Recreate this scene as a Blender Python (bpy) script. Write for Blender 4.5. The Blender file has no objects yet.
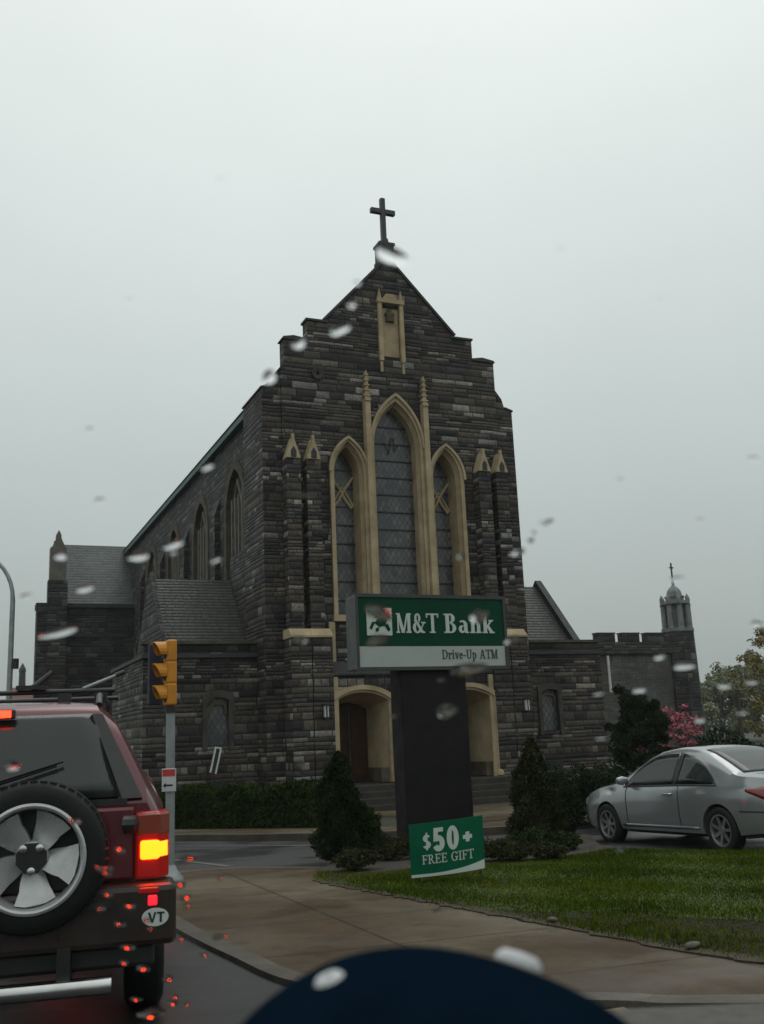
import bpy, bmesh, math, random
import numpy as np
from mathutils import Vector, Matrix
rnd = random.Random(7)
nrs = np.random.RandomState(11)
scene = bpy.context.scene
COL = scene.collection
PI = math.pi
rad = math.radians

# ------------------------------------------------------------------ materials
def newmat(name):
    m = bpy.data.materials.new(name); m.use_nodes = True
    nt = m.node_tree; nt.nodes.clear()
    out = nt.nodes.new('ShaderNodeOutputMaterial')
    b = nt.nodes.new('ShaderNodeBsdfPrincipled')
    nt.links.new(b.outputs[0], out.inputs[0])
    return m, nt, b

class N:
    """tiny node helper"""
    def __init__(s, nt): s.nt = nt
    def _set(s, sock, v):
        if hasattr(v, 'is_output') or isinstance(v, bpy.types.NodeSocket): s.nt.links.new(v, sock)
        else: sock.default_value = v
    def math(s, op, a, b=0.0, c=None):
        n = s.nt.nodes.new('ShaderNodeMath'); n.operation = op
        s._set(n.inputs[0], a); s._set(n.inputs[1], b)
        if c is not None: s._set(n.inputs[2], c)
        return n.outputs[0]
    def mix(s, f, a, b, blend='MIX'):
        n = s.nt.nodes.new('ShaderNodeMix'); n.data_type = 'RGBA'; n.blend_type = blend
        s._set(n.inputs[0], f); s._set(n.inputs[6], a); s._set(n.inputs[7], b)
        return n.outputs[2]
    def noise(s, scale, vec=None, detail=4, rough=.6, dim='3D'):
        n = s.nt.nodes.new('ShaderNodeTexNoise'); n.noise_dimensions = dim
        n.inputs['Scale'].default_value = scale; n.inputs['Detail'].default_value = detail
        n.inputs['Roughness'].default_value = rough
        if vec is not None: s.nt.links.new(vec, n.inputs['Vector'])
        return n.outputs[0]
    def ramp(s, f, stops, interp='LINEAR'):
        n = s.nt.nodes.new('ShaderNodeValToRGB'); n.color_ramp.interpolation = interp
        e = n.color_ramp.elements
        while len(e) < len(stops): e.new(.5)
        for i, (p, c) in enumerate(stops):
            e[i].position = p; e[i].color = (*c, 1) if len(c) == 3 else c
        s._set(n.inputs[0], f); return n.outputs[0]
    def maprange(s, v, a, b, c, d):
        n = s.nt.nodes.new('ShaderNodeMapRange')
        s._set(n.inputs[0], v)
        for i, q in enumerate((a, b, c, d)): n.inputs[i+1].default_value = q
        return n.outputs[0]
    def obj(s): return s.nt.nodes.new('ShaderNodeTexCoord').outputs['Object']
    def uv(s): return s.nt.nodes.new('ShaderNodeUVMap').outputs[0]
    def bump(s, h, strength=.5, dist=.02):
        n = s.nt.nodes.new('ShaderNodeBump'); n.inputs['Strength'].default_value = strength
        n.inputs['Distance'].default_value = dist; s._set(n.inputs['Height'], h); return n.outputs[0]

def c4(c): return (c[0], c[1], c[2], 1)

def simple(name, c, rough=.6, metal=0., c2=None, scale=4., bump=0., bscale=40., coat=0., rvar=.12, detail=5):
    m, nt, b = newmat(name); h = N(nt)
    if c2 is None: c2 = tuple(x*.72 for x in c)
    v = h.obj()
    f = h.noise(scale, v, detail)
    f = h.maprange(f, .32, .68, 0, 1)
    nt.links.new(h.mix(f, c4(c2), c4(c)), b.inputs['Base Color'])
    f2 = h.noise(scale*3.3, v, 3)
    nt.links.new(h.maprange(f2, .3, .7, max(.02, rough-rvar), min(1, rough+rvar)), b.inputs['Roughness'])
    b.inputs['Metallic'].default_value = metal
    b.inputs['Coat Weight'].default_value = coat
    b.inputs['Coat Roughness'].default_value = .06
    if bump: nt.links.new(h.bump(h.noise(bscale, v, 4), bump, .01), b.inputs['Normal'])
    return m

def emit(name, c, strength, base=(.3, .02, .02)):
    m, nt, b = newmat(name)
    b.inputs['Base Color'].default_value = c4(base); b.inputs['Roughness'].default_value = .15
    b.inputs['Emission Color'].default_value = c4(c); b.inputs['Emission Strength'].default_value = strength
    return m

def masonry(name, stops, row=.24, wmin=.35, wmax=1.15, mortar=(.10, .095, .085), rough=.75, bstr=.65, joint=.014, warp=True, stain=.5, wob_k=.35, sep_u=1.):
    """coursed random ashlar laid out in metres on the UV map"""
    m, nt, b = newmat(name); h = N(nt)
    sep = nt.nodes.new('ShaderNodeSeparateXYZ'); nt.links.new(h.uv(), sep.inputs[0])
    u, v = sep.outputs[0], sep.outputs[1]
    wob = h.noise(1.1, h.obj(), 3)
    v = h.math('ADD', v, h.math('MULTIPLY', h.math('SUBTRACT', wob, .5), row*wob_k))
    if warp:
        v = h.math('ADD', v, h.math('MULTIPLY', h.math('SINE', h.math('MULTIPLY', v, 5.3)), row*.52))
        v = h.math('ADD', v, h.math('MULTIPLY', h.math('SINE', h.math('MULTIPLY', v, 1.7)), row*.8))
    vr = h.math('DIVIDE', v, row)
    r = h.math('FLOOR', vr); fr = h.math('SUBTRACT', vr, r)
    w1 = nt.nodes.new('ShaderNodeTexWhiteNoise'); w1.noise_dimensions = '1D'; nt.links.new(r, w1.inputs['W'])
    wid = h.math('ADD', h.math('MULTIPLY', w1.outputs[0], wmax-wmin), wmin)
    uo = h.math('ADD', u, h.math('MULTIPLY', w1.outputs[0], 17.3))
    uo = h.math('ADD', uo, h.math('MULTIPLY', h.math('SINE', h.math('MULTIPLY', uo, 3.1)), wmin*.3))
    uc = h.math('DIVIDE', uo, wid)
    cI = h.math('FLOOR', uc); fc = h.math('SUBTRACT', uc, cI)
    comb = nt.nodes.new('ShaderNodeCombineXYZ'); nt.links.new(cI, comb.inputs[0]); nt.links.new(r, comb.inputs[1])
    w2 = nt.nodes.new('ShaderNodeTexWhiteNoise'); w2.noise_dimensions = '2D'; nt.links.new(comb.outputs[0], w2.inputs['Vector'])
    b.inputs['Specular IOR Level'].default_value = .28
    colr = h.ramp(w2.outputs[0], stops)
    n1 = h.noise(9, h.obj(), 6, .7)
    colr = h.mix(.7, colr, h.ramp(n1, [(.28, (.22, .22, .22)), (.5, (1, 1, 1)), (.74, (2.3, 2.2, 2.1))]), 'MULTIPLY')
    st = h.noise(.45, h.obj(), 5, .65)
    colr = h.mix(stain, colr, h.ramp(st, [(.34, (.38, .39, .42)), (.5, (.95, .93, .9)), (.64, (1.5, 1.42, 1.28))]), 'MULTIPLY')
    # distance to joints in metres
    dv = h.math('MULTIPLY', h.math('MINIMUM', fr, h.math('SUBTRACT', 1, fr)), row)
    du = h.math('MULTIPLY', h.math('MINIMUM', fc, h.math('SUBTRACT', 1, fc)), h.math('MULTIPLY', wid, sep_u))
    d = h.math('MINIMUM', dv, du)
    mask = h.maprange(d, joint*.5, joint*1.3, 0, 1)
    nt.links.new(h.mix(mask, c4(mortar), colr), b.inputs['Base Color'])
    hgt = h.math('ADD', h.math('MULTIPLY', h.maprange(d, 0, .05, 0, 1), .6), h.math('ADD', h.math('MULTIPLY', n1, .7), h.math('MULTIPLY', w2.outputs[0], .5)))
    nt.links.new(h.bump(hgt, bstr, .06), b.inputs['Normal'])
    nt.links.new(h.maprange(n1, .3, .7, rough-.25, rough+.1), b.inputs['Roughness'])
    return m

M = {}
M['stone'] = masonry('church_stone', [(0, (.012, .012, .013)), (.2, (.034, .031, .030)), (.36, (.066, .051, .042)), (.50, (.026, .026, .029)), (.63, (.088, .074, .058)), (.75, (.044, .045, .050)), (.85, (.118, .104, .088)), (.93, (.165, .155, .142)), (1, (.25, .245, .235))], row=.155, wmin=.25, wmax=1.0, mortar=(.020, .018, .016), stain=.8)
M['side_stone'] = masonry('flank_stone', [(0, (.018, .018, .019)), (.4, (.034, .033, .032)), (.7, (.048, .044, .041)), (.9, (.08, .076, .07)), (1, (.13, .125, .118))], row=.19, wmin=.3, wmax=.9, mortar=(.024, .023, .022))
M['hall_stone'] = masonry('hall_stone', [(0, (.072, .070, .066)), (.5, (.088, .082, .074)), (1, (.115, .108, .098))], row=.22, wmin=.3, wmax=.7, mortar=(.07, .069, .066), bstr=.4)
M['pylon'] = simple('dark_pylon_render', (.017, .0155, .0155), .7, c2=(.011, .010, .010), scale=1.4, bump=.25, bscale=60)
M['slate'] = masonry('roof_slate', [(0, (.036, .041, .037)), (.5, (.046, .051, .045)), (1, (.06, .064, .056))], row=.15, wmin=.2, wmax=.28, mortar=(.018, .019, .018), joint=.018, warp=False, bstr=.8, rough=.5, stain=.4, wob_k=.08, sep_u=3.)
M['dark_slate'] = masonry('transept_slate', [(0, (.05, .058, .058)), (.5, (.06, .068, .068)), (1, (.07, .079, .078))], row=.22, wmin=.25, wmax=.35, mortar=(.04, .046, .046), joint=.012, warp=False, bstr=.4, rough=.5, wob_k=.08, sep_u=3.)
M['limestone'] = simple('limestone', (.47, .375, .24), .8, c2=(.30, .235, .145), scale=1.6, bump=.4, bscale=18)
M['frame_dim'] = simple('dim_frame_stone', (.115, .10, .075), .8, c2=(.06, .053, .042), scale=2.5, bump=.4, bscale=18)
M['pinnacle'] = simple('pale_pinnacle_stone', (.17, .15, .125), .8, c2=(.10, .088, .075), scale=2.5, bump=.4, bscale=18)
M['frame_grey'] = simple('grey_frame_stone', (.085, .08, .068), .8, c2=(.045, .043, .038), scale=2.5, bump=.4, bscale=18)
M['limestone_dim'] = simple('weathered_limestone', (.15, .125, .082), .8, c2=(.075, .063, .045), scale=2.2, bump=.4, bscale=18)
M['coping'] = simple('coping_stone', (.04, .042, .042), .7, c2=(.024, .026, .026), scale=2.5, bump=.4, bscale=15)
M['granite'] = simple('step_granite', (.06, .054, .046), .45, c2=(.036, .033, .029), scale=3, bump=.3, bscale=30)
M['copper'] = simple('green_copper', (.065, .14, .145), .6, c2=(.035, .075, .08), scale=3)
M['door_wood'] = simple('door_wood', (.06, .026, .010), .6, c2=(.028, .012, .006), scale=6)
M['iron'] = simple('dark_iron', (.018, .018, .019), .45, c2=(.01, .01, .01))
M['cross_metal'] = simple('cross_metal', (.03, .036, .038), .5)
M['pale_stone'] = simple('pale_cupola_stone', (.24, .25, .25), .7, c2=(.12, .13, .13), scale=2.5, bump=.3, bscale=20)
M['white_paint'] = simple('white_paint', (.62, .63, .62), .5, c2=(.48, .49, .48))
M['black_rubber'] = simple('black_rubber', (.02, .02, .021), .55, c2=(.013, .013, .014), bump=.2, bscale=90)
M['dark_plastic'] = simple('dark_plastic', (.022, .022, .024), .4, c2=(.015, .015, .016))
M['sign_green'] = simple('sign_green', (.0008, .052, .026), .6, c2=(.0006, .042, .021), scale=2)
M['sign_white'] = simple('sign_white', (.40, .43, .41), .5, c2=(.36, .385, .37), scale=2)
M['letter_white'] = simple('letter_white', (.55, .60, .57), .5, c2=(.48, .53, .50), scale=6)
M['letter_dark'] = simple('letter_dark', (.03, .05, .045), .5)
M['sign_frame'] = simple('sign_frame', (.042, .046, .046), .45, c2=(.03, .034, .034))
M['banner_green'] = simple('banner_green', (.001, .11, .054), .6, c2=(.0008, .085, .042), scale=3)
M['signal_yellow'] = simple('signal_yellow', (.62, .25, .010), .5, c2=(.45, .17, .008), scale=5)
M['signal_lens'] = simple('signal_lens', (.03, .012, .01), .2)
M['signal_blue'] = simple('signal_blue', (.012, .02, .045), .6)
M['galvanised'] = simple('galvanised_steel', (.30, .33, .33), .45, c2=(.20, .225, .23), scale=5, metal=.35)
M['plate_white'] = simple('plate_white', (.55, .56, .56), .5)
M['plate_red'] = simple('plate_red', (.5, .04, .03), .5)
M['cap_cloth'] = simple('navy_cloth', (.0042, .0115, .022), .95, c2=(.003, .008, .016), scale=25, bump=.5, bscale=900)
M['cap_cloth'].node_tree.nodes['Principled BSDF'].inputs['Specular IOR Level'].default_value = .0
M['cap_white'] = simple('cap_white', (.55, .56, .57), .75, c2=(.45, .46, .47), bump=.3, bscale=600)
M['dash'] = simple('dash_vinyl', (.052, .047, .036), .6, c2=(.04, .036, .028), scale=18, bump=.35, bscale=300)
M['bark'] = simple('bark', (.075, .058, .042), .9, c2=(.035, .028, .022), scale=9, bump=.6, bscale=25)
M['roof_red'] = simple('red_roof_tiles', (.20, .10, .085), .8, c2=(.14, .07, .06))
M['plaster'] = simple('pale_plaster', (.34, .32, .29), .8)

for k_ in ('pylon', 'door_wood', 'limestone', 'limestone_dim', 'frame_dim', 'frame_grey', 'granite', 'sign_green', 'banner_green', 'black_rubber'):
    M[k_].node_tree.nodes['Principled BSDF'].inputs['Specular IOR Level'].default_value = .15
# glass, lamps, vehicle paint
def leaded(name):
    m, nt, b = newmat(name); h = N(nt); v = h.obj()
    sep = nt.nodes.new('ShaderNodeSeparateXYZ'); nt.links.new(v, sep.inputs[0])
    ax = h.math('ADD', sep.outputs[0], sep.outputs[1])
    def lines(t, step, w):
        fr = h.math('FRACT', h.math('ADD', h.math('DIVIDE', t, step), 50.)); d = h.math('MULTIPLY', h.math('MINIMUM', fr, h.math('SUBTRACT', 1, fr)), step)
        return h.maprange(d, w*.6, w*1.4, 0, 1)
    p = h.math('ADD', ax, h.math('MULTIPLY', sep.outputs[2], .62)); q = h.math('SUBTRACT', ax, h.math('MULTIPLY', sep.outputs[2], .62))
    lead = h.math('MULTIPLY', lines(p, .19, .011), lines(q, .19, .011))
    comb = nt.nodes.new('ShaderNodeCombineXYZ')
    nt.links.new(h.math('FLOOR', h.math('DIVIDE', p, .19)), comb.inputs[0]); nt.links.new(h.math('FLOOR', h.math('DIVIDE', q, .19)), comb.inputs[1])
    wn_ = nt.nodes.new('ShaderNodeTexWhiteNoise'); wn_.noise_dimensions = '2D'; nt.links.new(comb.outputs[0], wn_.inputs['Vector'])
    colr = h.ramp(wn_.outputs[0], [(0, (.055, .06, .066)), (.4, (.072, .076, .08)), (.7, (.09, .09, .09)), (1, (.115, .11, .105))])
    colr = h.mix(.7, colr, h.ramp(h.noise(1.1, v, 3), [(.35, (.7, .72, .75)), (.62, (1.5, 1.48, 1.45))]), 'MULTIPLY')
    nt.links.new(h.mix(lead, c4((.032, .034, .036)), colr), b.inputs['Base Color'])
    b.inputs['Roughness'].default_value = .22
    nt.links.new(h.bump(h.math('ADD', h.math('MULTIPLY', wn_.outputs[0], 1.), h.noise(8, v, 3)), .5, .012), b.inputs['Normal'])
    return m
M['leaded'] = leaded('leaded_glass')

def carglass(name, tint=(.012, .015, .015), rough=.03):
    m, nt, b = newmat(name); h = N(nt)
    b.inputs['Base Color'].default_value = c4(tint); b.inputs['Roughness'].default_value = rough
    b.inputs['Specular IOR Level'].default_value = .5
    beads = nt.nodes.new('ShaderNodeTexVoronoi'); beads.inputs['Scale'].default_value = 85
    nt.links.new(h.obj(), beads.inputs['Vector'])
    hh = h.maprange(beads.outputs['Distance'], .1, .42, 1, 0)
    nt.links.new(h.bump(hh, .10, .003), b.inputs['Normal'])
    return m
M['glass_dark'] = carglass('tinted_glass')
M['glass_rear'] = carglass('rear_glass', (.02, .026, .025), .06)

def paint(name, c, c2, metal, rough=.28):
    m, nt, b = newmat(name); h = N(nt); v = h.obj()
    f = h.maprange(h.noise(1.3, v, 2, .4), .3, .7, 0, 1)
    nt.links.new(h.mix(f, c4(c2), c4(c)), b.inputs['Base Color'])
    b.inputs['Metallic'].default_value = metal
    nt.links.new(h.maprange(h.noise(3, v, 2), .3, .7, rough-.05, rough+.08), b.inputs['Roughness'])
    b.inputs['Coat Weight'].default_value = .7; b.inputs['Coat Roughness'].default_value = .08
    beads = nt.nodes.new('ShaderNodeTexVoronoi'); beads.inputs['Scale'].default_value = 95
    nt.links.new(v, beads.inputs['Vector'])
    nt.links.new(h.bump(h.maprange(beads.outputs['Distance'], .1, .4, 1, 0), .06, .002), b.inputs['Coat Normal'])
    return m
M['red_paint'] = paint('wine_red_paint', (.118, .008, .014), (.088, .006, .011), .15)
M['bright_red_paint'] = paint('red_paint', (.16, .008, .008), (.11, .006, .006), .1)
M['silver_paint'] = paint('silver_paint', (.31, .325, .335), (.27, .285, .293), .5, .2)
M['alloy'] = simple('alloy_silver', (.56, .565, .56), .3, metal=.4, c2=(.36, .365, .36), scale=4, coat=.3)
M['alloy_dull'] = simple('alloy_dull', (.27, .28, .285), .4, metal=.6, c2=(.18, .185, .19), scale=5)
M['chrome'] = simple('chrome_steel', (.62, .62, .61), .16, metal=1., c2=(.45, .45, .44), scale=3)
M['lamp_lit'] = emit('tail_lamp_lit', (1., .036, .0009), 24.)
M['lamp_glow'] = emit('tail_lamp_glowing', (1., .018, .010), .1, (.25, .008, .008))
M['lamp_red_lit'] = emit('brake_lamp_lit', (1., .02, .006), 9.)
M['lamp_pink_lit'] = emit('fog_lamp_lit', (1., .012, .03), 1.6)
M['lamp_red'] = simple('red_lens', (.22, .008, .01), .12, c2=(.17, .006, .008), coat=.8)
M['lamp_amber'] = simple('amber_lens', (.26, .035, .010), .15, c2=(.2, .025, .008), coat=.8)
M['bumper_grey'] = simple('bumper_grey', (.030, .017, .011), .38, c2=(.018, .011, .008), scale=4)

def wet(name, c, c2, rough0, rough1, scale=.6, bump=.25, bscale=60, joints=None, spec=.5, c3=None):
    m, nt, b = newmat(name); h = N(nt); v = h.obj()
    f = h.maprange(h.noise(scale, v, 7, .65), .35, .65, 0, 1)
    colr = h.mix(f, c4(c2), c4(c))
    b.inputs['Specular IOR Level'].default_value = spec
    if c3:
        colr = h.mix(h.maprange(h.noise(.33, v, 3, .55), .44, .58, 0, 1), colr, c4(c3))
        colr = h.mix(h.maprange(h.noise(2.6, v, 6, .7), .52, .68, 0, .55), colr, c4(tuple(x*.45 for x in c2)))
    colr = h.mix(.5, colr, h.ramp(h.noise(38, v, 3), [(.3, (.6, .6, .6)), (.5, (1, 1, 1)), (.72, (1.5, 1.5, 1.5))]), 'MULTIPLY')
    nrm = h.noise(bscale, v, 4)
    if joints:
        ang, step = joints
        sep = nt.nodes.new('ShaderNodeSeparateXYZ'); nt.links.new(v, sep.inputs[0])
        for a in (ang, ang+PI/2):
            t = h.math('ADD', h.math('MULTIPLY', sep.outputs[0], math.cos(a)/step), h.math('MULTIPLY', sep.outputs[1], math.sin(a)/step))
            fr = h.math('FRACT', h.math('ADD', t, 100.3)); dd = h.math('MINIMUM', fr, h.math('SUBTRACT', 1, fr))
            mk = h.maprange(dd, .004, .012, 0, 1)
            colr = h.mix(mk, c4(tuple(x*.35 for x in c2)), colr)
    nt.links.new(colr, b.inputs['Base Color'])
    pud = h.maprange(h.noise(.8, v, 4, .5), .42, .6, 0, 1)
    nt.links.new(h.maprange(pud, 0, 1, rough0, rough1), b.inputs['Roughness'])
    nt.links.new(h.bump(nrm, bump, .008), b.inputs['Normal'])
    return m
M['asphalt'] = wet('wet_asphalt', (.017, .017, .0172), (.011, .011, .0112), .3, .6, .5, .5, 120)
M['concrete'] = wet('wet_concrete', (.070, .044, .021), (.042, .026, .012), .36, .8, .55, .3, 70, joints=(.35, 1.5), spec=.2, c3=(.105, .084, .052))
M['kerb_stone'] = wet('wet_kerb', (.092, .080, .062), (.05, .042, .032), .45, .7, 2.2, .4, 60, spec=.3)
M['soil'] = simple('wet_mulch', (.04, .028, .018), .85, c2=(.02, .015, .011), scale=9, bump=.8, bscale=40)
M['edge_soil'] = simple('brown_edge_soil', (.05, .031, .017), .9, c2=(.026, .017, .010), scale=14, bump=.8, bscale=50)
M['turf'] = simple('turf', (.040, .064, .004), .98, c2=(.026, .042, .003), scale=2.2, bump=.6, bscale=60)
M['earth'] = simple('rough_ground', (.022, .027, .011), .9, c2=(.016, .016, .01), scale=.4, bump=.5, bscale=8)
M['paint_line'] = simple('road_paint', (.13, .135, .13), .5, c2=(.06, .063, .06), scale=8)
M['yellow_line'] = simple('kerb_yellow', (.22, .12, .015), .6, c2=(.09, .05, .015), scale=8)

def leafmat(name, stops, rough=.8, spec=.05, back=.25):
    m, nt, b = newmat(name); h = N(nt)
    g = nt.nodes.new('ShaderNodeNewGeometry')
    colr = h.ramp(g.outputs['Random Per Island'], stops)
    cl = h.noise(1.7, h.obj(), 3)
    colr = h.mix(.6, colr, h.ramp(cl, [(.35, (.62, .62, .6)), (.62, (1.2, 1.2, 1.1))]), 'MULTIPLY')
    nt.links.new(colr, b.inputs['Base Color'])
    b.inputs['Roughness'].default_value = rough; b.inputs['Specular IOR Level'].default_value = spec
    if name == 'grass_blade':
        patchy = h.ramp(h.noise(.55, h.obj(), 4, .6), [(.36, (.62, .72, .75)), (.5, (1, 1, 1)), (.64, (1.35, 1.12, .9))])
        nt.links.new(h.mix(.8, colr, patchy, 'MULTIPLY'), b.inputs['Base Color'])
    return m
M['leaf_dark'] = leafmat('dark_conifer_leaf', [(0, (0.0086, 0.0158, 0.0072)), (0.6, (0.0158, 0.0288, 0.0115)), (1, (0.0288, 0.0446, 0.0158))])
M['leaf_mid'] = leafmat('yew_leaf', [(0, (0.013, 0.023, 0.0072)), (0.6, (0.0245, 0.0396, 0.0115)), (1, (0.0432, 0.0648, 0.0173))])
M['leaf_brown'] = leafmat('brownish_leaf', [(0, (0.0158, 0.0202, 0.0086)), (0.6, (0.0324, 0.036, 0.0158)), (1, (0.054, 0.0562, 0.0245))])
M['leaf_hedge'] = leafmat('hedge_leaf', [(0, (0.0144, 0.0245, 0.0058)), (0.6, (0.0245, 0.0418, 0.0086)), (1, (0.0396, 0.0612, 0.013))])
M['leaf_spring_misted'] = leafmat('misted_spring_leaf', [(0, (.16, .165, .10)), (.6, (.22, .225, .145)), (1, (.29, .29, .19))])  # lightened to put the mist over these far trees into the leaf colour
M['leaf_gold'] = leafmat('golden_leaf', [(0, (0.1496, 0.1292, 0.0476)), (0.6, (0.2176, 0.1836, 0.068)), (1, (0.272, 0.2312, 0.0952))])
M['leaf_olive'] = leafmat('olive_leaf', [(0, (.13, .14, .10)), (.6, (.18, .19, .13)), (1, (.24, .25, .17))])
M['blossom'] = leafmat('pink_blossom', [(0, (0.32844000000000007, 0.0759, 0.1035)), (0.6, (0.44436000000000003, 0.138, 0.1794)), (1, (0.5313, 0.2622, 0.2898))])
M['grass'] = leafmat('grass_blade', [(0, (.032, .052, .003)), (.6, (.056, .086, .005)), (1, (.10, .122, .012))], rough=1., spec=.02)

def waterdrop():
    m, nt, b = newmat('rain_water')
    b.inputs['Base Color'].default_value = (1, 1, 1, 1); b.inputs['Roughness'].default_value = .0
    b.inputs['Transmission Weight'].default_value = 1.; b.inputs['IOR'].default_value = 1.333
    return m
M['water'] = waterdrop()

# ------------------------------------------------------------------ mesh builder
class MB:
    def __init__(s): s.v = []; s.f = []
    def add(s, vs, fs):
        o = len(s.v); s.v += [tuple(p) for p in vs]; s.f += [tuple(i+o for i in f) for f in fs]; return s
    def box(s, x0, x1, y0, y1, z0, z1):
        return s.add([(x0,y0,z0),(x1,y0,z0),(x1,y1,z0),(x0,y1,z0),(x0,y0,z1),(x1,y0,z1),(x1,y1,z1),(x0,y1,z1)],
                     [(0,3,2,1),(4,5,6,7),(0,1,5,4),(1,2,6,5),(2,3,7,6),(3,0,4,7)])
    def prism(s, poly, d0, d1, axis='y', poly2=None):
        """poly of 2-D points extruded along axis ('y': (x,z) 'x': (y,z) 'z': (x,y))"""
        n = len(poly); q = poly2 or poly
        def P(p, d): return {'y': (p[0], d, p[1]), 'x': (d, p[0], p[1]), 'z': (p[0], p[1], d)}[axis]
        vs = [P(p, d0) for p in poly] + [P(p, d1) for p in q]
        fs = [tuple(range(n)), tuple(range(2*n-1, n-1, -1))] + [(i, (i+n), (i+1) % n+n, (i+1) % n) for i in range(n)]
        return s.add(vs, fs)
    def ringwall(s, a, b, y0, y1, a1=None, b1=None):
        """open strip between outline a (outer) and b (inner) extruded y0..y1 with optional back outlines"""
        n = len(a); a1 = a1 or a; b1 = b1 or b
        vs = [(p[0], y0, p[1]) for p in a] + [(p[0], y0, p[1]) for p in b] + [(p[0], y1, p[1]) for p in a1] + [(p[0], y1, p[1]) for p in b1]
        fs = []
        for i in range(n-1):
            j = i+1
            fs += [(i, j, n+j, n+i), (2*n+i, 3*n+i, 3*n+j, 2*n+j), (i, 2*n+i, 2*n+j, j), (n+i, n+j, 3*n+j, 3*n+i)]
        for i in (0, n-1): fs.append((i, n+i, 3*n+i, 2*n+i))
        return s.add(vs, fs)
    def tube(s, pts, r, seg=10, cap=True):
        pts = [Vector(p) for p in pts]; rs = r if isinstance(r, (list, tuple)) else [r]*len(pts)
        vs = []; fs = []
        t0 = (pts[1]-pts[0]).normalized(); up = Vector((0, 0, 1)) if abs(t0.z) < .9 else Vector((1, 0, 0))
        nx = t0.cross(up).normalized()
        for i, p in enumerate(pts):
            t = (pts[min(i+1, len(pts)-1)]-pts[max(i-1, 0)]).normalized()
            nx = (nx - t*nx.dot(t)).normalized(); ny = t.cross(nx)
            for k in range(seg):
                a = 2*PI*k/seg; vs.append(p+(nx*math.cos(a)+ny*math.sin(a))*rs[i])
        for i in range(len(pts)-1):
            for k in range(seg):
                k2 = (k+1) % seg; fs.append((i*seg+k, i*seg+k2, (i+1)*seg+k2, (i+1)*seg+k))
        if cap: fs += [tuple(range(seg-1, -1, -1)), tuple((len(pts)-1)*seg+k for k in range(seg))]
        return s.add(vs, fs)
    def lathe(s, prof, seg=32, mat=None, closed=False):
        """profile of (r, h) about local Z, moved by matrix"""
        mat = mat or Matrix(); vs = []; fs = []; n = len(prof)
        for k in range(seg):
            a = 2*PI*k/seg
            for (r, h) in prof: vs.append(mat @ Vector((max(r, 1e-4)*math.cos(a), max(r, 1e-4)*math.sin(a), h)))
        for k in range(seg):
            k2 = (k+1) % seg
            for i in range(n if closed else n-1):
                j = (i+1) % n; fs.append((k*n+i, k2*n+i, k2*n+j, k*n+j))
        return s.add(vs, fs)
    def xform(s, mat): s.v = [tuple(mat @ Vector(p)) for p in s.v]; return s
    def build(s, name, mat, parent=None, smooth=None, bevel=0., uv=False, recalc=True):
        me = bpy.data.meshes.new(name); me.from_pydata(s.v, [], s.f)
        if recalc:
            bm = bmesh.new(); bm.from_mesh(me); bmesh.ops.recalc_face_normals(bm, faces=bm.faces); bm.to_mesh(me); bm.free()
        return finish(name, me, mat, parent, smooth, bevel, uv)

def boxuv(me):
    uvl = me.uv_layers.new(name='UVMap') if not me.uv_layers else me.uv_layers[0]
    for p in me.polygons:
        n = p.normal
        if abs(n.z) > .92: t = Vector((1, 0, 0)); bt = Vector((0, 1, 0))
        else:
            t = Vector((-n.y, n.x, 0)).normalized()
            if abs(t.x) > abs(t.y):
                if t.x < 0: t = -t
            elif t.y < 0: t = -t
            bt = n.cross(t)
            if bt.z < 0: bt = -bt
        off = 3.7*round(n.x)+9.1*round(n.y)
        for li in p.loop_indices:
            co = me.vertices[me.loops[li].vertex_index].co
            uvl.data[li].uv = (co.dot(t)+off, co.dot(bt) if abs(n.z) > .25 else co.z)

def finish(name, me, mat, parent=None, smooth=None, bevel=0., uv=False):
    o = bpy.data.objects.new(name, me); COL.objects.link(o)
    if mat is not None and not me.materials: me.materials.append(mat)
    if smooth is not None:
        me.polygons.foreach_set('use_smooth', [True]*len(me.polygons))
        if smooth < 179: me.set_sharp_from_angle(angle=rad(smooth))
    if bevel:
        m = o.modifiers.new('edge', 'BEVEL'); m.width = bevel; m.segments = 2; m.limit_method = 'ANGLE'; m.angle_limit = rad(40)
    if uv: boxuv(me)
    if parent is not None: o.parent = parent
    me.update()
    return o

def cut(o, cutters, uv=True):
    """boolean-subtract a list of MB from mesh object o, baked into its mesh"""
    tmp = []
    for mb in cutters:
        c = mb.build('cutter', None, o.parent); tmp.append(c)
        m = o.modifiers.new('b', 'BOOLEAN'); m.operation = 'DIFFERENCE'; m.solver = 'EXACT'; m.object = c
    bpy.context.view_layer.update()
    dg = bpy.context.evaluated_depsgraph_get()
    me = bpy.data.meshes.new_from_object(o.evaluated_get(dg))
    o.modifiers.clear(); old = o.data; o.data = me
    bpy.data.meshes.remove(old)
    for c in tmp:
        d = c.data; bpy.data.objects.remove(c); bpy.data.meshes.remove(d)
    if not me.materials and old: pass
    if uv: boxuv(me)
    me.update()
    return o

def thing(name, label, cat, loc=(0, 0, 0), rz=0, group=None):
    o = bpy.data.objects.new(name, None); COL.objects.link(o); o.empty_display_size = .2
    o.location = loc; o.rotation_euler = (0, 0, rz); return tag(o, label, cat, group)
def tag(o, label, cat, group=None, kind=None):
    o['label'] = label; o['category'] = cat
    if group: o['group'] = group
    if kind: o['kind'] = kind
    return o
def struct(o, kind='structure'): o['kind'] = kind; return o

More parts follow.
